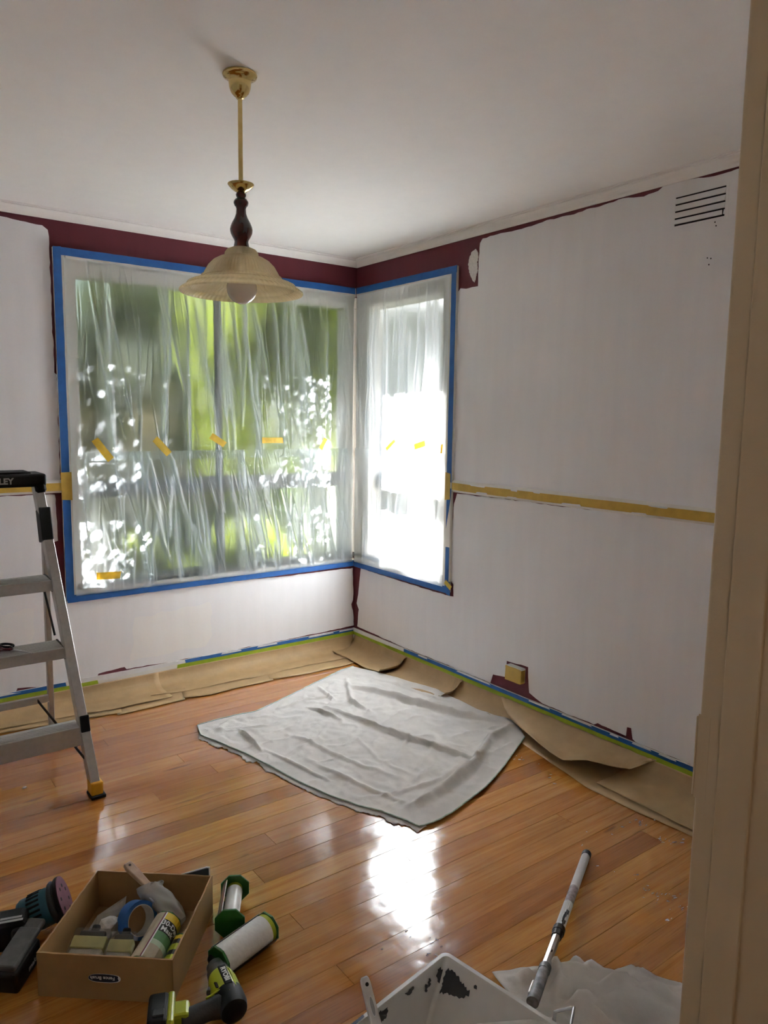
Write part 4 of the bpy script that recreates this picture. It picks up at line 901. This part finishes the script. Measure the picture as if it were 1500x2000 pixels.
# leaning grey card
c0, c1, c2 = bp(.030, .165, .022), bp(.105, .292, .072), bp(.115, .225, .030)
tag(obj('card_sheet', ([tuple(c0), tuple(bp(.055, .215, .064)), tuple(c1), tuple(bp(.110, .268, .055)), tuple(bp(.062, .180, .020))], [(0, 4, 3, 2, 1)]), M_CARDGR, solid=.0015), 'grey pointed card sheet leaning at the left inside the box', 'card')
# crumpled paper
def crumple(c, r, seed, n=3, sq=(1, 1, 1)):
    bm = bmesh.new(); bmesh.ops.create_icosphere(bm, subdivisions=n, radius=1.0)
    for v in bm.verts:
        p = v.co.copy(); k = 1 + .35 * mnoise.noise(p * 1.6 + Vector((seed, 0, 0))) + .22 * (abs(mnoise.noise(p * 3.4 + Vector((0, seed, 0)))) - .2)
        v.co = Vector((p.x * k * r * sq[0] + c[0], p.y * k * r * sq[1] + c[1], max(p.z * k * r * sq[2] + c[2], .008)))
    return from_bm(bm)
tag(obj('crumpled_paper', crumple(tuple(bp(.098, .190, .048)), .031, 4, 3, (1.15, .8, .8)), M_PAPER), 'crumpled white paper in the middle of the cardboard box', 'paper')
# blue tape roll standing on its rim
ra = (bu * .74 - bv * .52 + Vector((0, 0, .36))).normalized()
tr_ = thing('tape_roll', bp(.166, .216, .056), 'blue painters tape roll standing on edge inside the cardboard box', 'tape roll', M=frame_to(bp(.166, .216, .056), bp(.166, .216, .056) + ra))
obj('tape', lathe([(.039, -.020), (.049, -.020), (.049, .020), (.039, .020), (.039, -.020)], 40), M_BLUE, tr_, autosm=40, local=True)
obj('core', lathe([(.0372, -.0203), (.0392, -.0203), (.0392, .0203), (.0372, .0203), (.0372, -.0203)], 40), M_PAPER, tr_, autosm=40, local=True)
# long wooden brush with its head in cloudy plastic, over the back rim
q0 = bp(.086, .345, .134); q1 = bp(.300, .215, .050); dq = (q1 - q0).normalized()
wb = thing('paint_brush', q0, 'brush with worn wooden handle across box corner, head wrapped in cloudy plastic', 'paint brush', M=mat3(q0, dq, Vector((0, 0, 1)).cross(dq)))
hp = [(0, -.010), (.012, -.0135), (.05, -.0125), (.09, -.010), (.115, -.014), (.128, -.026), (.128, .026), (.115, .014), (.09, .010), (.05, .0125), (.012, .0135), (0, .010)]
obj('handle', prism(hp, -.007, .007, .003), M_HANDLE, wb, local=True); obj('hang_hole', mv(cyl((0, 0, -.0073), (0, 0, .0078), .0038, n=12), .013, 0, 0), M_DARK, wb, local=True)
obj('ferrule', rbox(.03, .054, .018, .002, 1, (.143, 0, 0)), M_STEEL, wb, local=True); obj('bristles', rbox(.055, .054, .016, .003, 1, (.184, 0, 0)), M_BRISTLE, wb, local=True)
def wrapf(u, t):
    x = .100 + .150 * u; a = 2 * PI * t; r1 = .014 + .017 * math.sin(PI * min(1, u * .8 + .2)) ** .7; r2 = .011 + .009 * math.sin(PI * min(1, u * .75 + .2))
    k = 1 + .22 * mnoise.noise((u * 5, math.cos(a) * 1.4, math.sin(a) * 1.4)) + .1 * math.sin(a * 5 + u * 9)
    if u < .12: k *= 1.25
    return (x + (.014 * math.sin(a * 1 + 1) if u < .05 else 0), r1 * math.cos(a) * k, r2 * math.sin(a) * k)
obj('plastic_wrap', gridg(wrapf, 26, 28), M_BAG, wb, smooth=True, local=True)

# masking film dispensers
def dispenser(p0, p1, roll, label, R=.043, roll_r=.030, card=False, inner=True, window=True, yaw=0.0, uplim=None):
    M = frame_to(p0, p1); L = (Vector(p1) - Vector(p0)).length
    t = thing('film_dispenser', p0, label, 'film dispenser', 'masking film dispensers', M)
    oct_ = [(R * math.cos(PI / 8 + k * PI / 4 + yaw), R * math.sin(PI / 8 + k * PI / 4 + yaw)) for k in range(8)]
    for z0, z1 in ((-.004, .003), (L - .003, L + .004)):
        obj('end_cap', prism(oct_, z0, z1, .001, 1), M_DGREEN, t, local=True)
    obj('film_roll', lathe([(.001, .004), (roll_r, .004), (roll_r, L - .016), (.001, L - .016)], 36), roll, t, autosm=50, local=True)
    if inner: obj('core', lathe([(.001, L - .0165), (roll_r * .96, L - .0165), (roll_r * .96, L - .003), (.001, L - .003)], 36), M_YLIM, t, autosm=50, local=True)
    return t, M, L, oct_
def facecard(t, a0, a1, R, z0, z1, mat, name='card', th=.0012, n=6):
    v = []
    for z in (z0, z1):
        for k in range(n + 1):
            a = a0 + (a1 - a0) * k / n
            for r in (R, R + th): v.append((r * math.cos(a), r * math.sin(a), z))
    m1 = 2 * (n + 1); f = []
    for k in range(n):
        i = 2 * k; f += [(i, i + 2, m1 + i + 2, m1 + i), (i + 1, i + 3, m1 + i + 3, m1 + i + 1), (i, i + 1, i + 3, i + 2), (m1 + i, m1 + i + 1, m1 + i + 3, m1 + i + 2)]
    f += [(0, 1, m1 + 1, m1), (2 * n, 2 * n + 1, m1 + 2 * n + 1, m1 + 2 * n)]
    return obj(name, (v, f), mat, t, local=True)
dg = math.radians
def cardset(t, R, L, tan, edge, lab):
    facecard(t, dg(tan[0]), dg(tan[1]), R, .002, L - .002, M_LABEL); e = facecard(t, dg(edge[0]), dg(edge[1]), R + .0006, .002, L - .002, M_LMAG, 'card_edge')
    facecard(t, dg(edge[1]), dg(edge[1] + 5), R + .0005, .002, L - .002, M_WHITE, 'card_edge')
    for z0, z1, mt in ((.002, .30, M_LABEL), (.30, .40, M_LPALE), (.40, .58, M_LGRN), (.58, .84, M_LBLK), (.84, .99, M_LYEL)):
        facecard(t, dg(lab[0]), dg(lab[1]), R, L * z0 + (0 if z0 > .01 else .002), L * z1, mt, 'label_band', n=8)
t1, M1, L1, oc = dispenser(atF(449, 1803, .046), atF(459, 1735, .046), M_FILMROLL, 'green ended film dispenser with thin white roll beside the box', .044, .023)
cardset(t1, .036, L1, (20, 45), (45, 50), (-60, 20))
t2, M2, L2, oc = dispenser(atF(428, 1880, .045), atF(523, 1811, .045), M_FILMROLL, 'green ended film dispenser with fat white roll, nearest the drill', .042, .0385)
facecard(t2, dg(195), dg(262), .0405, .002, L2 - .002, M_LBLK); facecard(t2, dg(-95), dg(40), .0405, .002, L2 - .002, M_LBLK); facecard(t2, dg(40), dg(52), .0405, .002, L2 - .002, M_CARDGR, 'card_edge')
pa, pb = bp(.241, .048, .049), bp(.258, .196, .066)
t3, M3, L3, oc = dispenser(pa, pb, M_FILMROLL, 'masking film dispenser with yellow and black label inside the box', .038, .026)
cardset(t3, .0365, L3, (10, 88), (88, 93), (98, 215))
bend3 = lambda p: ((.0379 + p[2]) * math.cos(dg(142) + p[0] / .0379), (.0379 + p[2]) * math.sin(dg(142) + p[0] / .0379), p[1])
text('lettering', '30-Day', .020, M_WHITE, t3, M3 @ Matrix.Translation((0, 0, L3 * .765)), .0002, .0004, bend=bend3)
text('lettering', 'Mask', .020, M_WHITE, t3, M3 @ Matrix.Translation((0, 0, L3 * .645)), .0002, .0004, bend=lambda p: bend3((p[0] - .004, p[1], p[2])))
pa, pb = bp(.308, .050, .036), bp(.308, .160, .040)
t4, M4, L4, oc = dispenser(pa, pb, M_FILMROLL, 'second film dispenser squeezed against the right side of the box', .0265, .018)
for z0, z1, mt in ((.02, .35, M_YLIM), (.35, .5, M_LBLK), (.5, .7, M_YLIM), (.7, .85, M_LBLK), (.85, .98, M_LYEL)): facecard(t4, dg(5), dg(215), .0245, L4 * z0, L4 * z1, mt, 'label_band', n=8)
# slate card standing behind the box
s0_ = bp(.245, .352, .001)
sc2 = thing('sanding_card', s0_, 'dark slate card with white edge propped behind the back right box corner', 'card', M=mat3(s0_, bu, Vector((0, 0, 1)) - bv * .06))
obj('card', prism([(0, 0), (.085, 0), (.085, .136), (.078, .136), (.0, .108)], 0, .002), M_DKCARD, sc2, local=True)
obj('edge', join(prism([(.0, .107), (.078, .135), (.0775, .138), (.0, .110)], -.0004, .0024), prism([(.083, 0), (.086, 0), (.086, .137), (.083, .137)], -.0004, .0024), prism([(.077, .1345), (.086, .1345), (.086, .1375), (.077, .1375)], -.0004, .0024)), M_WHITE, sc2, local=True)

# ================================================================== SANDER
ax = Vector((.90, -.30, .33)).normalized(); so_ = Vector((-2.207, -1.678, .0610))
sd = thing('orbital_sander', (so_.x, so_.y, 0), 'teal cordless orbital sander lying on its side left of the box', 'sander', M=frame_to(so_, so_ + ax))
obj('body', lathe([(.001, -.050), (.030, -.050), (.042, -.045), (.047, -.036), (.048, -.010), (.050, .004), (.0495, .030), (.047, .040), (.001, .041)], 40), M_TEAL, sd, autosm=35, local=True)
for k in range(10):
    a = dg(20 + k * 16); obj('vent_rib', xf(rbox(.004, .006, .034, .001, 1, (.0495, 0, 0)), Matrix.Rotation(a, 4, 'Z') @ Matrix.Translation((0, 0, .002))), M_BLACK, sd, local=True)
obj('skirt', lathe([(.048, .038), (.056, .042), (.059, .048), (.056, .052), (.052, .054), (.056, .058), (.060, .060), (.060, .063)], 40), M_DKGREY, sd, smooth=True, local=True)
obj('pad', lathe([(.001, .060), (.0605, .060), (.0625, .063), (.0625, .069), (.001, .070)], 48), M_RUBBER, sd, autosm=35, local=True)
dk = obj('sanding_disc', lathe([(.001, .0705), (.0615, .0705), (.0615, .0725), (.001, .0728)], 48), M_SAND, sd, autosm=35, local=True)
for k in range(8):
    a = k * PI / 4 + .2; obj('dust_hole', mv(cyl((0, 0, .0722), (0, 0, .0732), .0050, n=12), .036 * math.cos(a), .036 * math.sin(a), 0), M_DARK, dk, local=True)
# motor cap towards the camera side and label
axh = Vector((ax.x, ax.y, 0)).normalized(); ays = Vector((0, 0, 1)).cross(axh); cc = Vector((-2.283, -1.712, .058)); Mc = mat3(cc, axh, ays)
obj('top_cap', xf(rbox(.088, .078, .082, .018, 3), Mc), M_BLACK, sd)
hd = Vector((-2.243, -1.772, .072)); bd = Vector((-2.322, -1.862, .054)); hdir = (bd - hd).normalized(); hx = Vector((0, 0, 1)).cross(hdir).normalized()
Mh = mat3(hd, hdir, hx.cross(hdir) * -1)
nz = Vector((0, 0, 1)) - hdir * hdir.z
Mh = mat3((hd + bd) / 2, hdir, nz.normalized().cross(hdir), None); Mh = mat3((hd + bd) / 2, hdir, -hdir.cross(nz).normalized())
obj('grip', xf(rbox(.05, .05, .05, .014, 3), mat3((-2.262, -1.742, .062), axh, ays)), M_DKGREY, sd)
bt = obj('battery', xf(rbox(.118, .070, .062, .009, 2), Matrix.Translation((0, 0, -.020)) if False else mat3(bd * .62 + hd * .38 + Vector((0, 0, -.026)), hdir, Vector((0, 0, 1)).cross(hdir))), M_BLACK, sd)
obj('battery_plate', xf(rbox(.125, .056, .016, .005, 2), mat3(bd * .56 + hd * .44 + Vector((0, 0, .012)), hdir, Vector((0, 0, 1)).cross(hdir))), M_TOOLGR, sd)
obj('battery_latch', xf(rbox(.050, .046, .018, .006, 2), mat3(hd * 1.05 - bd * .05 + Vector((0, 0, .006)), hdir, Vector((0, 0, 1)).cross(hdir))), M_TOOLGR, sd)
sidev = Vector((0, 0, 1)).cross(hdir).normalized(); hz = hdir.copy(); hz.z = 0; hz.normalize()
sv = sidev if sidev.dot(Vector((.3, -.9, 0))) > 0 else -sidev
text('lettering', 'makita', .020, M_GREYTX, bt, mat3(bd * .45 + hd * .55 + Vector((0, 0, -.032)) + sv * .0352, -hdir, hdir.cross(sv) if hdir.cross(sv).z > 0 else sv.cross(hdir), sv), .0003, .0004, .2)
pc = Vector((-2.305, -1.752, .098))
for k, (dz, ln) in enumerate(((.0, .052), (-.014, .060))):
    obj('label_stripe', xf(rbox(ln, .0085, .0012, 0, 1, (.004, -.012 - .013 * k, .0412)), Mc), M_GREYTX, sd)

# ================================================================== CORDLESS DRILL
ZD = .040
n0, n1 = atF(421, 1888, ZD + .004), atF(459, 1978, ZD); hdv = (n1 - n0).normalized()
dr = thing('cordless_drill', (-1.95, -2.2, 0), 'lime and black cordless drill lying on its side in front of the box', 'drill')
Mn = frame_to(n0, n1); Ld = (n1 - n0).length; k_ = Ld / .150
def dl(prof): return xf(lathe([(r, z * k_) for r, z in prof], 32), Mn)
obj('bit_holder', dl([(.001, -.034), (.010, -.034), (.012, -.030), (.012, -.012), (.016, -.006), (.016, .0)]), M_BLACK, dr, autosm=35)
obj('gear_collar', dl([(.001, -.006), (.019, -.006), (.0225, -.002), (.0225, .010), (.024, .013), (.027, .017), (.029, .040), (.001, .040)]), M_GREY, dr, autosm=35)
bodyg = dl([(.001, .036), (.029, .036), (.032, .044), (.0345, .060), (.035, .098), (.001, .098)])
obj('housing', bodyg, M_LIME, dr, autosm=35)
obj('motor_end', dl([(.001, .096), (.0352, .096), (.0360, .104), (.0355, .132), (.031, .146), (.022, .151), (.001, .152)]), M_BLACK, dr, autosm=35)
xh = (atF(330, 1985, ZD) - atF(455, 1965, ZD)).normalized(); yh = hdv
Mtop = lambda f, off, z: n0 + hdv * (f * Ld) + xh * off + Vector((0, 0, z))
pln = obj('name_plate', xf(rbox(.060 * k_, .019, .005, .0015, 1), mat3(Mtop(.47, -.002, .0345), hdv, Vector((0, 0, 1)).cross(hdv))), M_BLACK, dr)
text('lettering', 'RYOBI', .0165, M_WHITE, pln, mat3(Mtop(.47, -.002, .0371), hdv, Vector((0, 0, 1)).cross(hdv)), .0003, .0006)
for k in range(5): obj('vent_slot', xf(rbox(.003, .014, .003), mat3(Mtop(.57 + .022 * k, .022, .0272), hdv, Vector((0, 0, 1)).cross(hdv) + Vector((0, 0, -.5)))), M_DARK, dr)
obj('side_rib', xf(rbox(.062, .004, .004, .001, 1), mat3(Mtop(.50, -.0175, .0300), hdv, Vector((0, 0, 1)).cross(hdv))), M_LIME, dr)
# handle
h0 = n0 + hdv * (.80 * Ld); h1 = atF(352, 1992, ZD + .004); h1.z = ZD
hp_ = [h0, h0.lerp(h1, .3) + hdv * -.002, h0.lerp(h1, .65) - hdv * .001, h1]
hg = tube(smoothpts(hp_, 5), [.033 - .011 * min(1, i / 7) for i in range(16)], 16)
obj('grip', hg, M_DKGREY, dr, smooth=True)
obj('trigger', prism([(0, 0), (.026, .004), (.022, .016), (.012, .022), (.0, .024)], -.008, .008, .003) and xf(prism([(0, 0), (.026, .002), (.022, .014), (.012, .020), (.0, .022)], -.008, .008, .003), mat3(h0.lerp(h1, .16) - hdv * .046, xh, -hdv)), M_GREY, dr)
obj('grip_stripe', tube(smoothpts([h0.lerp(h1, .46) - hdv * .018 + Vector((0, 0, .0185)), h0.lerp(h1, .12) - hdv * .018 + Vector((0, 0, .0290)), h0.lerp(h1, .0) + hdv * .004 + Vector((0, 0, .0335)), h0.lerp(h1, .02) + hdv * .024 + Vector((0, 0, .0230))], 5), .0022, 6), M_LIME, dr, smooth=True)
bm0 = atF(343, 1985, ZD); bm0.z = ZD; bc = atF(312, 1985, ZD); bc.z = ZD
Mb = mat3(bm0, xh, Vector((0, 0, 1)).cross(xh))
obj('battery_mount', xf(rbox(.040, .050, .050, .008, 2, (-.012, .004, 0)), Mb), M_LIME, dr); obj('battery_flange', xf(rbox(.017, .098, .068, .006, 2, (.010, .006, 0)), Mb), M_LIME, dr)
bt2 = obj('battery', xf(rbox(.046, .094, .074, .009, 3, (.038, .006, .0)), Mb), M_BLACK, dr)
obj('battery_clip', xf(rbox(.026, .022, .005, .002, 1, (.036, .026, .0380)), Mb), M_DKGREY, dr)
Yb = Vector((0, 0, 1)).cross(xh)
text('lettering', 'RYOBI', .020, M_GREYTX, bt2, mat3(Mb @ Vector((.0616, -.004, .004)), -Yb if (-Yb).dot(Vector((.8, -.6, 0))) > -9 else Yb, (0, 0, 1)), .0003, .0006)

# ================================================================== PAINT TRAY, ROLLER, BRUSH, POLE
A0 = Vector((-1.489, -2.555, 0)); TU = Vector((-.987, -.158, 0)).normalized(); TV = Vector((.158, -.987, 0)).normalized()
MT = mat3(A0, TU, TV) if TU.cross(TV).z > 0 else None
def tp(u, v, z): p = A0 + TU * u + TV * v; return Vector((p.x, p.y, z))
tray = thing('paint_tray', tp(.2, .25, 0), 'large white plastic paint tray with dried charcoal paint in its corners', 'paint tray')
TW_, TL_, ZT = .40, .56, .170
def rrect(u0, v0, u1, v1, r, z, n=6):
    out = []
    for cu, cv, a0_ in ((u0 + r, v0 + r, PI), (u1 - r, v0 + r, 1.5 * PI), (u1 - r, v1 - r, 0), (u0 + r, v1 - r, .5 * PI)):
        for k in range(n + 1):
            a = a0_ + k / n * PI / 2; out.append(tuple(tp(cu + r * math.cos(a), cv + r * math.sin(a), z)))
    return out
def rings(rs, close=True):
    n = len(rs[0]); v = [p for r in rs for p in r]; f = []
    for i in range(len(rs) - 1):
        for k in range(n): f.append((i * n + k, i * n + (k + 1) % n, (i + 1) * n + (k + 1) % n, (i + 1) * n + k))
    if close: f.append(tuple(range((len(rs) - 1) * n, len(rs) * n)))
    return v, f
zo = .03
obj('basin', rings([rrect(.004, .002, TW_ - .004, TL_ - .004, .016, ZT - .012), rrect(0, 0, TW_, TL_, .018, ZT - .010), rrect(0, 0, TW_, TL_, .018, ZT - .002), rrect(.003, .003, TW_ - .003, TL_ - .003, .016, ZT),
    rrect(.012, .011, TW_ - .012, TL_ - .012, .012, ZT), rrect(.015, .013, TW_ - .015, TL_ - .015, .012, ZT - .004), rrect(.060, .020, TW_ - .040, TL_ - .025, .012, ZT - .075), rrect(.100, .030, TW_ - .06, TL_ - .035, .012, zo + .008), rrect(.112, .042, TW_ - .07, TL_ - .045, .010, zo)]), M_PLASTW, tray, autosm=40)
obj('outer_wall', rings([rrect(.004, .003, TW_ - .004, TL_ - .004, .016, ZT - .011), rrect(.055, .020, TW_ - .04, TL_ - .03, .016, .012), rrect(.07, .03, TW_ - .05, TL_ - .04, .014, .006)]), M_PLASTW, tray, autosm=40)
# dried paint in the corner, lying on the inner faces (u toward left end wall, v along right side wall)
def inner_end(u, h): f = h / (ZT - zo); return tp(u, .0135 + .017 * f - .0015 + .0035, ZT - .004 - h)      # on the end wall (v small)
def inner_side(v, h): f = h / (ZT - zo); return tp(.0155 + .085 * f + .0012, v, ZT - .004 - h)               # on the ramped side wall (u small)
def splat(pts, fn, seed, mat=M_PAINTDK):
    poly = rag(pts, .010, .003, seed); v = [tuple(fn(*p)) for p in poly]; n = len(v)
    nrm = Vector((0, 0, .0012)) + (TU * .0012 if fn is inner_side else TV * .0012)
    v2 = [tuple(Vector(p) + nrm) for p in v]
    return obj('dried_paint', (v + v2, [tuple(range(n)), tuple(range(n, 2 * n))] + [(k, (k + 1) % n, n + (k + 1) % n, n + k) for k in range(n)]), mat, tray)
splat([(.028, .018), (.046, .014), (.066, .020), (.100, .030), (.086, .044), (.050, .052), (.03, .062)], lambda v, h: inner_side(v, h), 1)
splat([(.030, .020), (.042, .012), (.054, .022), (.050, .040), (.044, .060), (.03, .062)], lambda u, h: inner_end(u, h), 2)
splat([(.085, .030), (.092, .022), (.096, .036), (.090, .042)], lambda u, h: inner_end(u, h), 3)
splat([(.075, .02), (.08, .016), (.083, .03), (.078, .034)], lambda u, h: inner_end(u, h), 8)
splat([(.13, .010), (.16, .006), (.15, .016)], lambda u, h: inner_end(u, h), 4); splat([(.215, .006), (.250, .002), (.262, .016), (.244, .026), (.220, .022)], lambda u, h: inner_end(u, h), 5)
splat([(.105, .014), (.112, .012), (.114, .017)], lambda v, h: inner_side(v, h), 6)
obj('rim_smear', box2(tp(.27, -.001, ZT - .009), tp(.34, .004, ZT + .0012), .001), M_PAINTDK, tray) if False else splat([(.275, -.004), (.34, -.004), (.34, .006), (.28, .008)], lambda u, h: tp(u, .006 + h * .5 - .002, ZT + .0006), 7, plain('dried navy paint', '26304a', .5))
# roller resting in the tray
rl = thing('paint_roller', tp(.1, .36, .12), 'woolly white paint roller with wire frame lying in the paint tray', 'paint roller')
r0, r1 = atF(1082, 2010, .150), atF(935, 2022, .110)
obj('sleeve', cyl(r0, r1, .021, n=28), M_SLEEVE, rl, autosm=50); obj('end_cap', cyl(r0 - (r1 - r0).normalized() * .002, r0, .014, n=16), M_BLACK, rl)
wr0 = atF(1084, 1976, .185); wr1 = atF(1121, 1968, .185); wr2 = atF(1114, 2010, .185); wr3 = atF(1106, 2120, .19)
obj('wire_frame', tube([r0, r0.lerp(wr0, .5), wr0] + smoothpts([wr0, wr0.lerp(wr1, .90), wr1.lerp(wr2, .10), wr2, wr3], 4)[1:], .0034, 10), M_STEEL, rl, smooth=True)
hz_ = (wr3 - wr2).normalized(); obj('handle', cyl(wr3, wr3 + hz_ * .12, .014, .017, 16), M_BLACK, rl, autosm=40)
# brush standing in the tray
b0_, b1_ = atF(711, 1908, .245), atF(741, 2030, .150)
db = (b1_ - b0_).normalized(); sidb = db.cross(Vector((0, 0, 1))).normalized(); br = thing('paint_brush', b1_, 'brush with pale grey handle standing at the left end of paint tray', 'paint brush', M=mat3(b0_, db, sidb))
obj('handle', prism([(0, -.006), (.004, -.009), (.012, -.0105), (.06, -.0110), (.10, -.0125), (.125, -.021), (.150, -.026), (.150, .026), (.125, .021), (.10, .0125), (.06, .0110), (.012, .0105), (.004, .009), (0, .006)], -.006, .006, .003), M_WHANDLE, br, local=True)
obj('hang_hole', mv(cyl((0, 0, -.0066), (0, 0, .0068), .0040, n=14), .014, 0, 0), M_DARK, br, local=True)
obj('badge', prism([(.055 + .018 * math.cos(k * PI / 8), .0042 * math.sin(k * PI / 8)) for k in range(16)], -.0066, .0066), M_GREYTX, br, local=True); obj('badge_edge', prism([(.055 + .0195 * math.cos(k * PI / 8), .0055 * math.sin(k * PI / 8)) for k in range(16)], -.0063, .0063), M_WHITE, br, local=True)
obj('ferrule', rbox(.03, .054, .016, .002, 1, (.164, 0, 0)), M_STEEL, br, local=True); obj('bristles', rbox(.05, .052, .014, .003, 1, (.203, 0, 0)), M_BRISTLE, br, local=True)
# extension pole
q0, q1 = atF(1145, 1670, .017), atF(1040, 1958, .085); qd = (q1 - q0).normalized(); QL = (q1 - q0).length
po = thing('extension_pole', q0, 'white gripped extension pole sloping from the boards to the paint tray', 'pole')
pp = lambda f: q0 + qd * (QL * f)
def ribbed(f0, f1, r, n=44):
    M = frame_to(pp(f0), pp(f1)); L = (pp(f1) - pp(f0)).length; v, f = [], []
    for z in (0, L):
        for k in range(n): a = 2 * PI * k / n; rr = r + (.0006 if k % 2 else -.0004); v.append((rr * math.cos(a), rr * math.sin(a), z))
    f = [(k, (k + 1) % n, n + (k + 1) % n, n + k) for k in range(n)] + [tuple(range(n)), tuple(range(n, 2 * n))]
    return xf((v, f), M)
obj('end_cap', cyl(pp(-.012), pp(.016), .0148, n=24), M_BLACK, po, autosm=40)
obj('grip', ribbed(.014, .305, .0128), M_POLE, po); lb = obj('label', cyl(pp(.295), pp(.415), .0131, n=28), M_POLELB, po, autosm=40); obj('grip', ribbed(.412, .59, .0128), M_POLE, po)
for k in range(5):
    f_ = .475 + .022 * k; a = cyl(pp(f_), pp(f_ + .026), .0136, n=9)
    nrm = Vector((.2, -.5, .8)).normalized(); c_ = pp(f_ + .012) + nrm * .0128
    obj('dried_paint', xf(rbox(.006 + .005 * R_.random(), .016 + .008 * R_.random(), .0012, .0004, 1), mat3(c_ + qd.cross(nrm) * (R_.random() - .2) * .006, qd.cross(nrm), qd)), M_PAINTDK, po)
obj('lock_collar', join(cyl(pp(.585), pp(.612), .0165, n=24), cyl(pp(.612), pp(.640), .0150, .0135, 24)), M_BLACK, po, autosm=40)
hexg = xf(lathe([(.0112, 0), (.0112, (pp(.83) - pp(.63)).length)], 8, True), frame_to(pp(.63), pp(.83)))
obj('inner_tube', hexg, M_STEEL, po); obj('pin_hole', cyl(pp(.735) + Vector((.0, -.004, .0100)), pp(.745) + Vector((0, -.004, .0102)), .0022, n=8), M_DARK, po)
obj('tip', join(cyl(pp(.82), pp(1.0), .0135, .0145, 20), cyl(pp(.815), pp(.84), .0150, n=20)), plain('paint crusted tip', '77777a', .55, .4, .5, 60), po, autosm=40)
obj('tip_flange', xf(rbox(.012, .020, .05, .003, 2), frame_to(pp(.93) + Vector((-.014, .004, .0)), pp(1.0) + Vector((-.014, .004, 0)))), M_ALU, po)

# ================================================================== BITS ON THE FLOOR
v, f = [], []
rr = random.Random(5)
def fleck(px_, py_, L, w, a):
    c = atF(px_, py_, .0008); n = len(v)
    for dx, dy in ((-L, -w), (L, -w * .4), (L * .8, w), (-L * .7, w * .8)):
        v.append((c.x + dx * math.cos(a) - dy * math.sin(a), c.y + dx * math.sin(a) + dy * math.cos(a), .0008 + rr.uniform(.0006, .002)))
        v.append((v[-1][0], v[-1][1], .0004))
    f.extend([(n, n + 2, n + 4, n + 6), (n + 1, n + 3, n + 5, n + 7)] + [(n + 2 * k, n + (2 * k + 2) % 8, n + (2 * k + 3) % 8, n + 2 * k + 1) for k in range(4)])
for cx_, cy__, sx_, sy_, n_ in ((1255, 1605, 18, 5, 9), (1315, 1640, 30, 6, 14), (1240, 1710, 8, 6, 3), (1262, 1735, 10, 6, 5), (1290, 1752, 30, 12, 16), (1305, 1798, 5, 4, 3), (1330, 1770, 15, 25, 8), (1010, 1478, 25, 8, 6), (1060, 1520, 60, 30, 6), (820, 1850, 60, 30, 10), (1180, 1680, 60, 60, 6)):
    for _ in range(n_): fleck(rr.gauss(cx_, sx_ * .6), rr.gauss(cy__, sy_ * .6), rr.uniform(.001, .007), rr.uniform(.0003, .0009), rr.gauss(-.3, .5))
tag(obj('paint_flakes', (v, f), plain('chalky white flakes', 'f4f2ee', .8, var=.03)), 'scatter of tiny white paint flakes on the boards near the jamb', 'paint flakes', kind='stuff')
c = atF(48, 1539, .001)
tag(obj('paint_flake', xf(prism([(-.009, -.004), (.0, -.007), (.008, -.002), (.006, .006), (-.004, .007)], 0, .003), Matrix.Translation(c)), M_SMEAR), 'single white paint flake on the boards left of the ladder foot', 'paint flake')
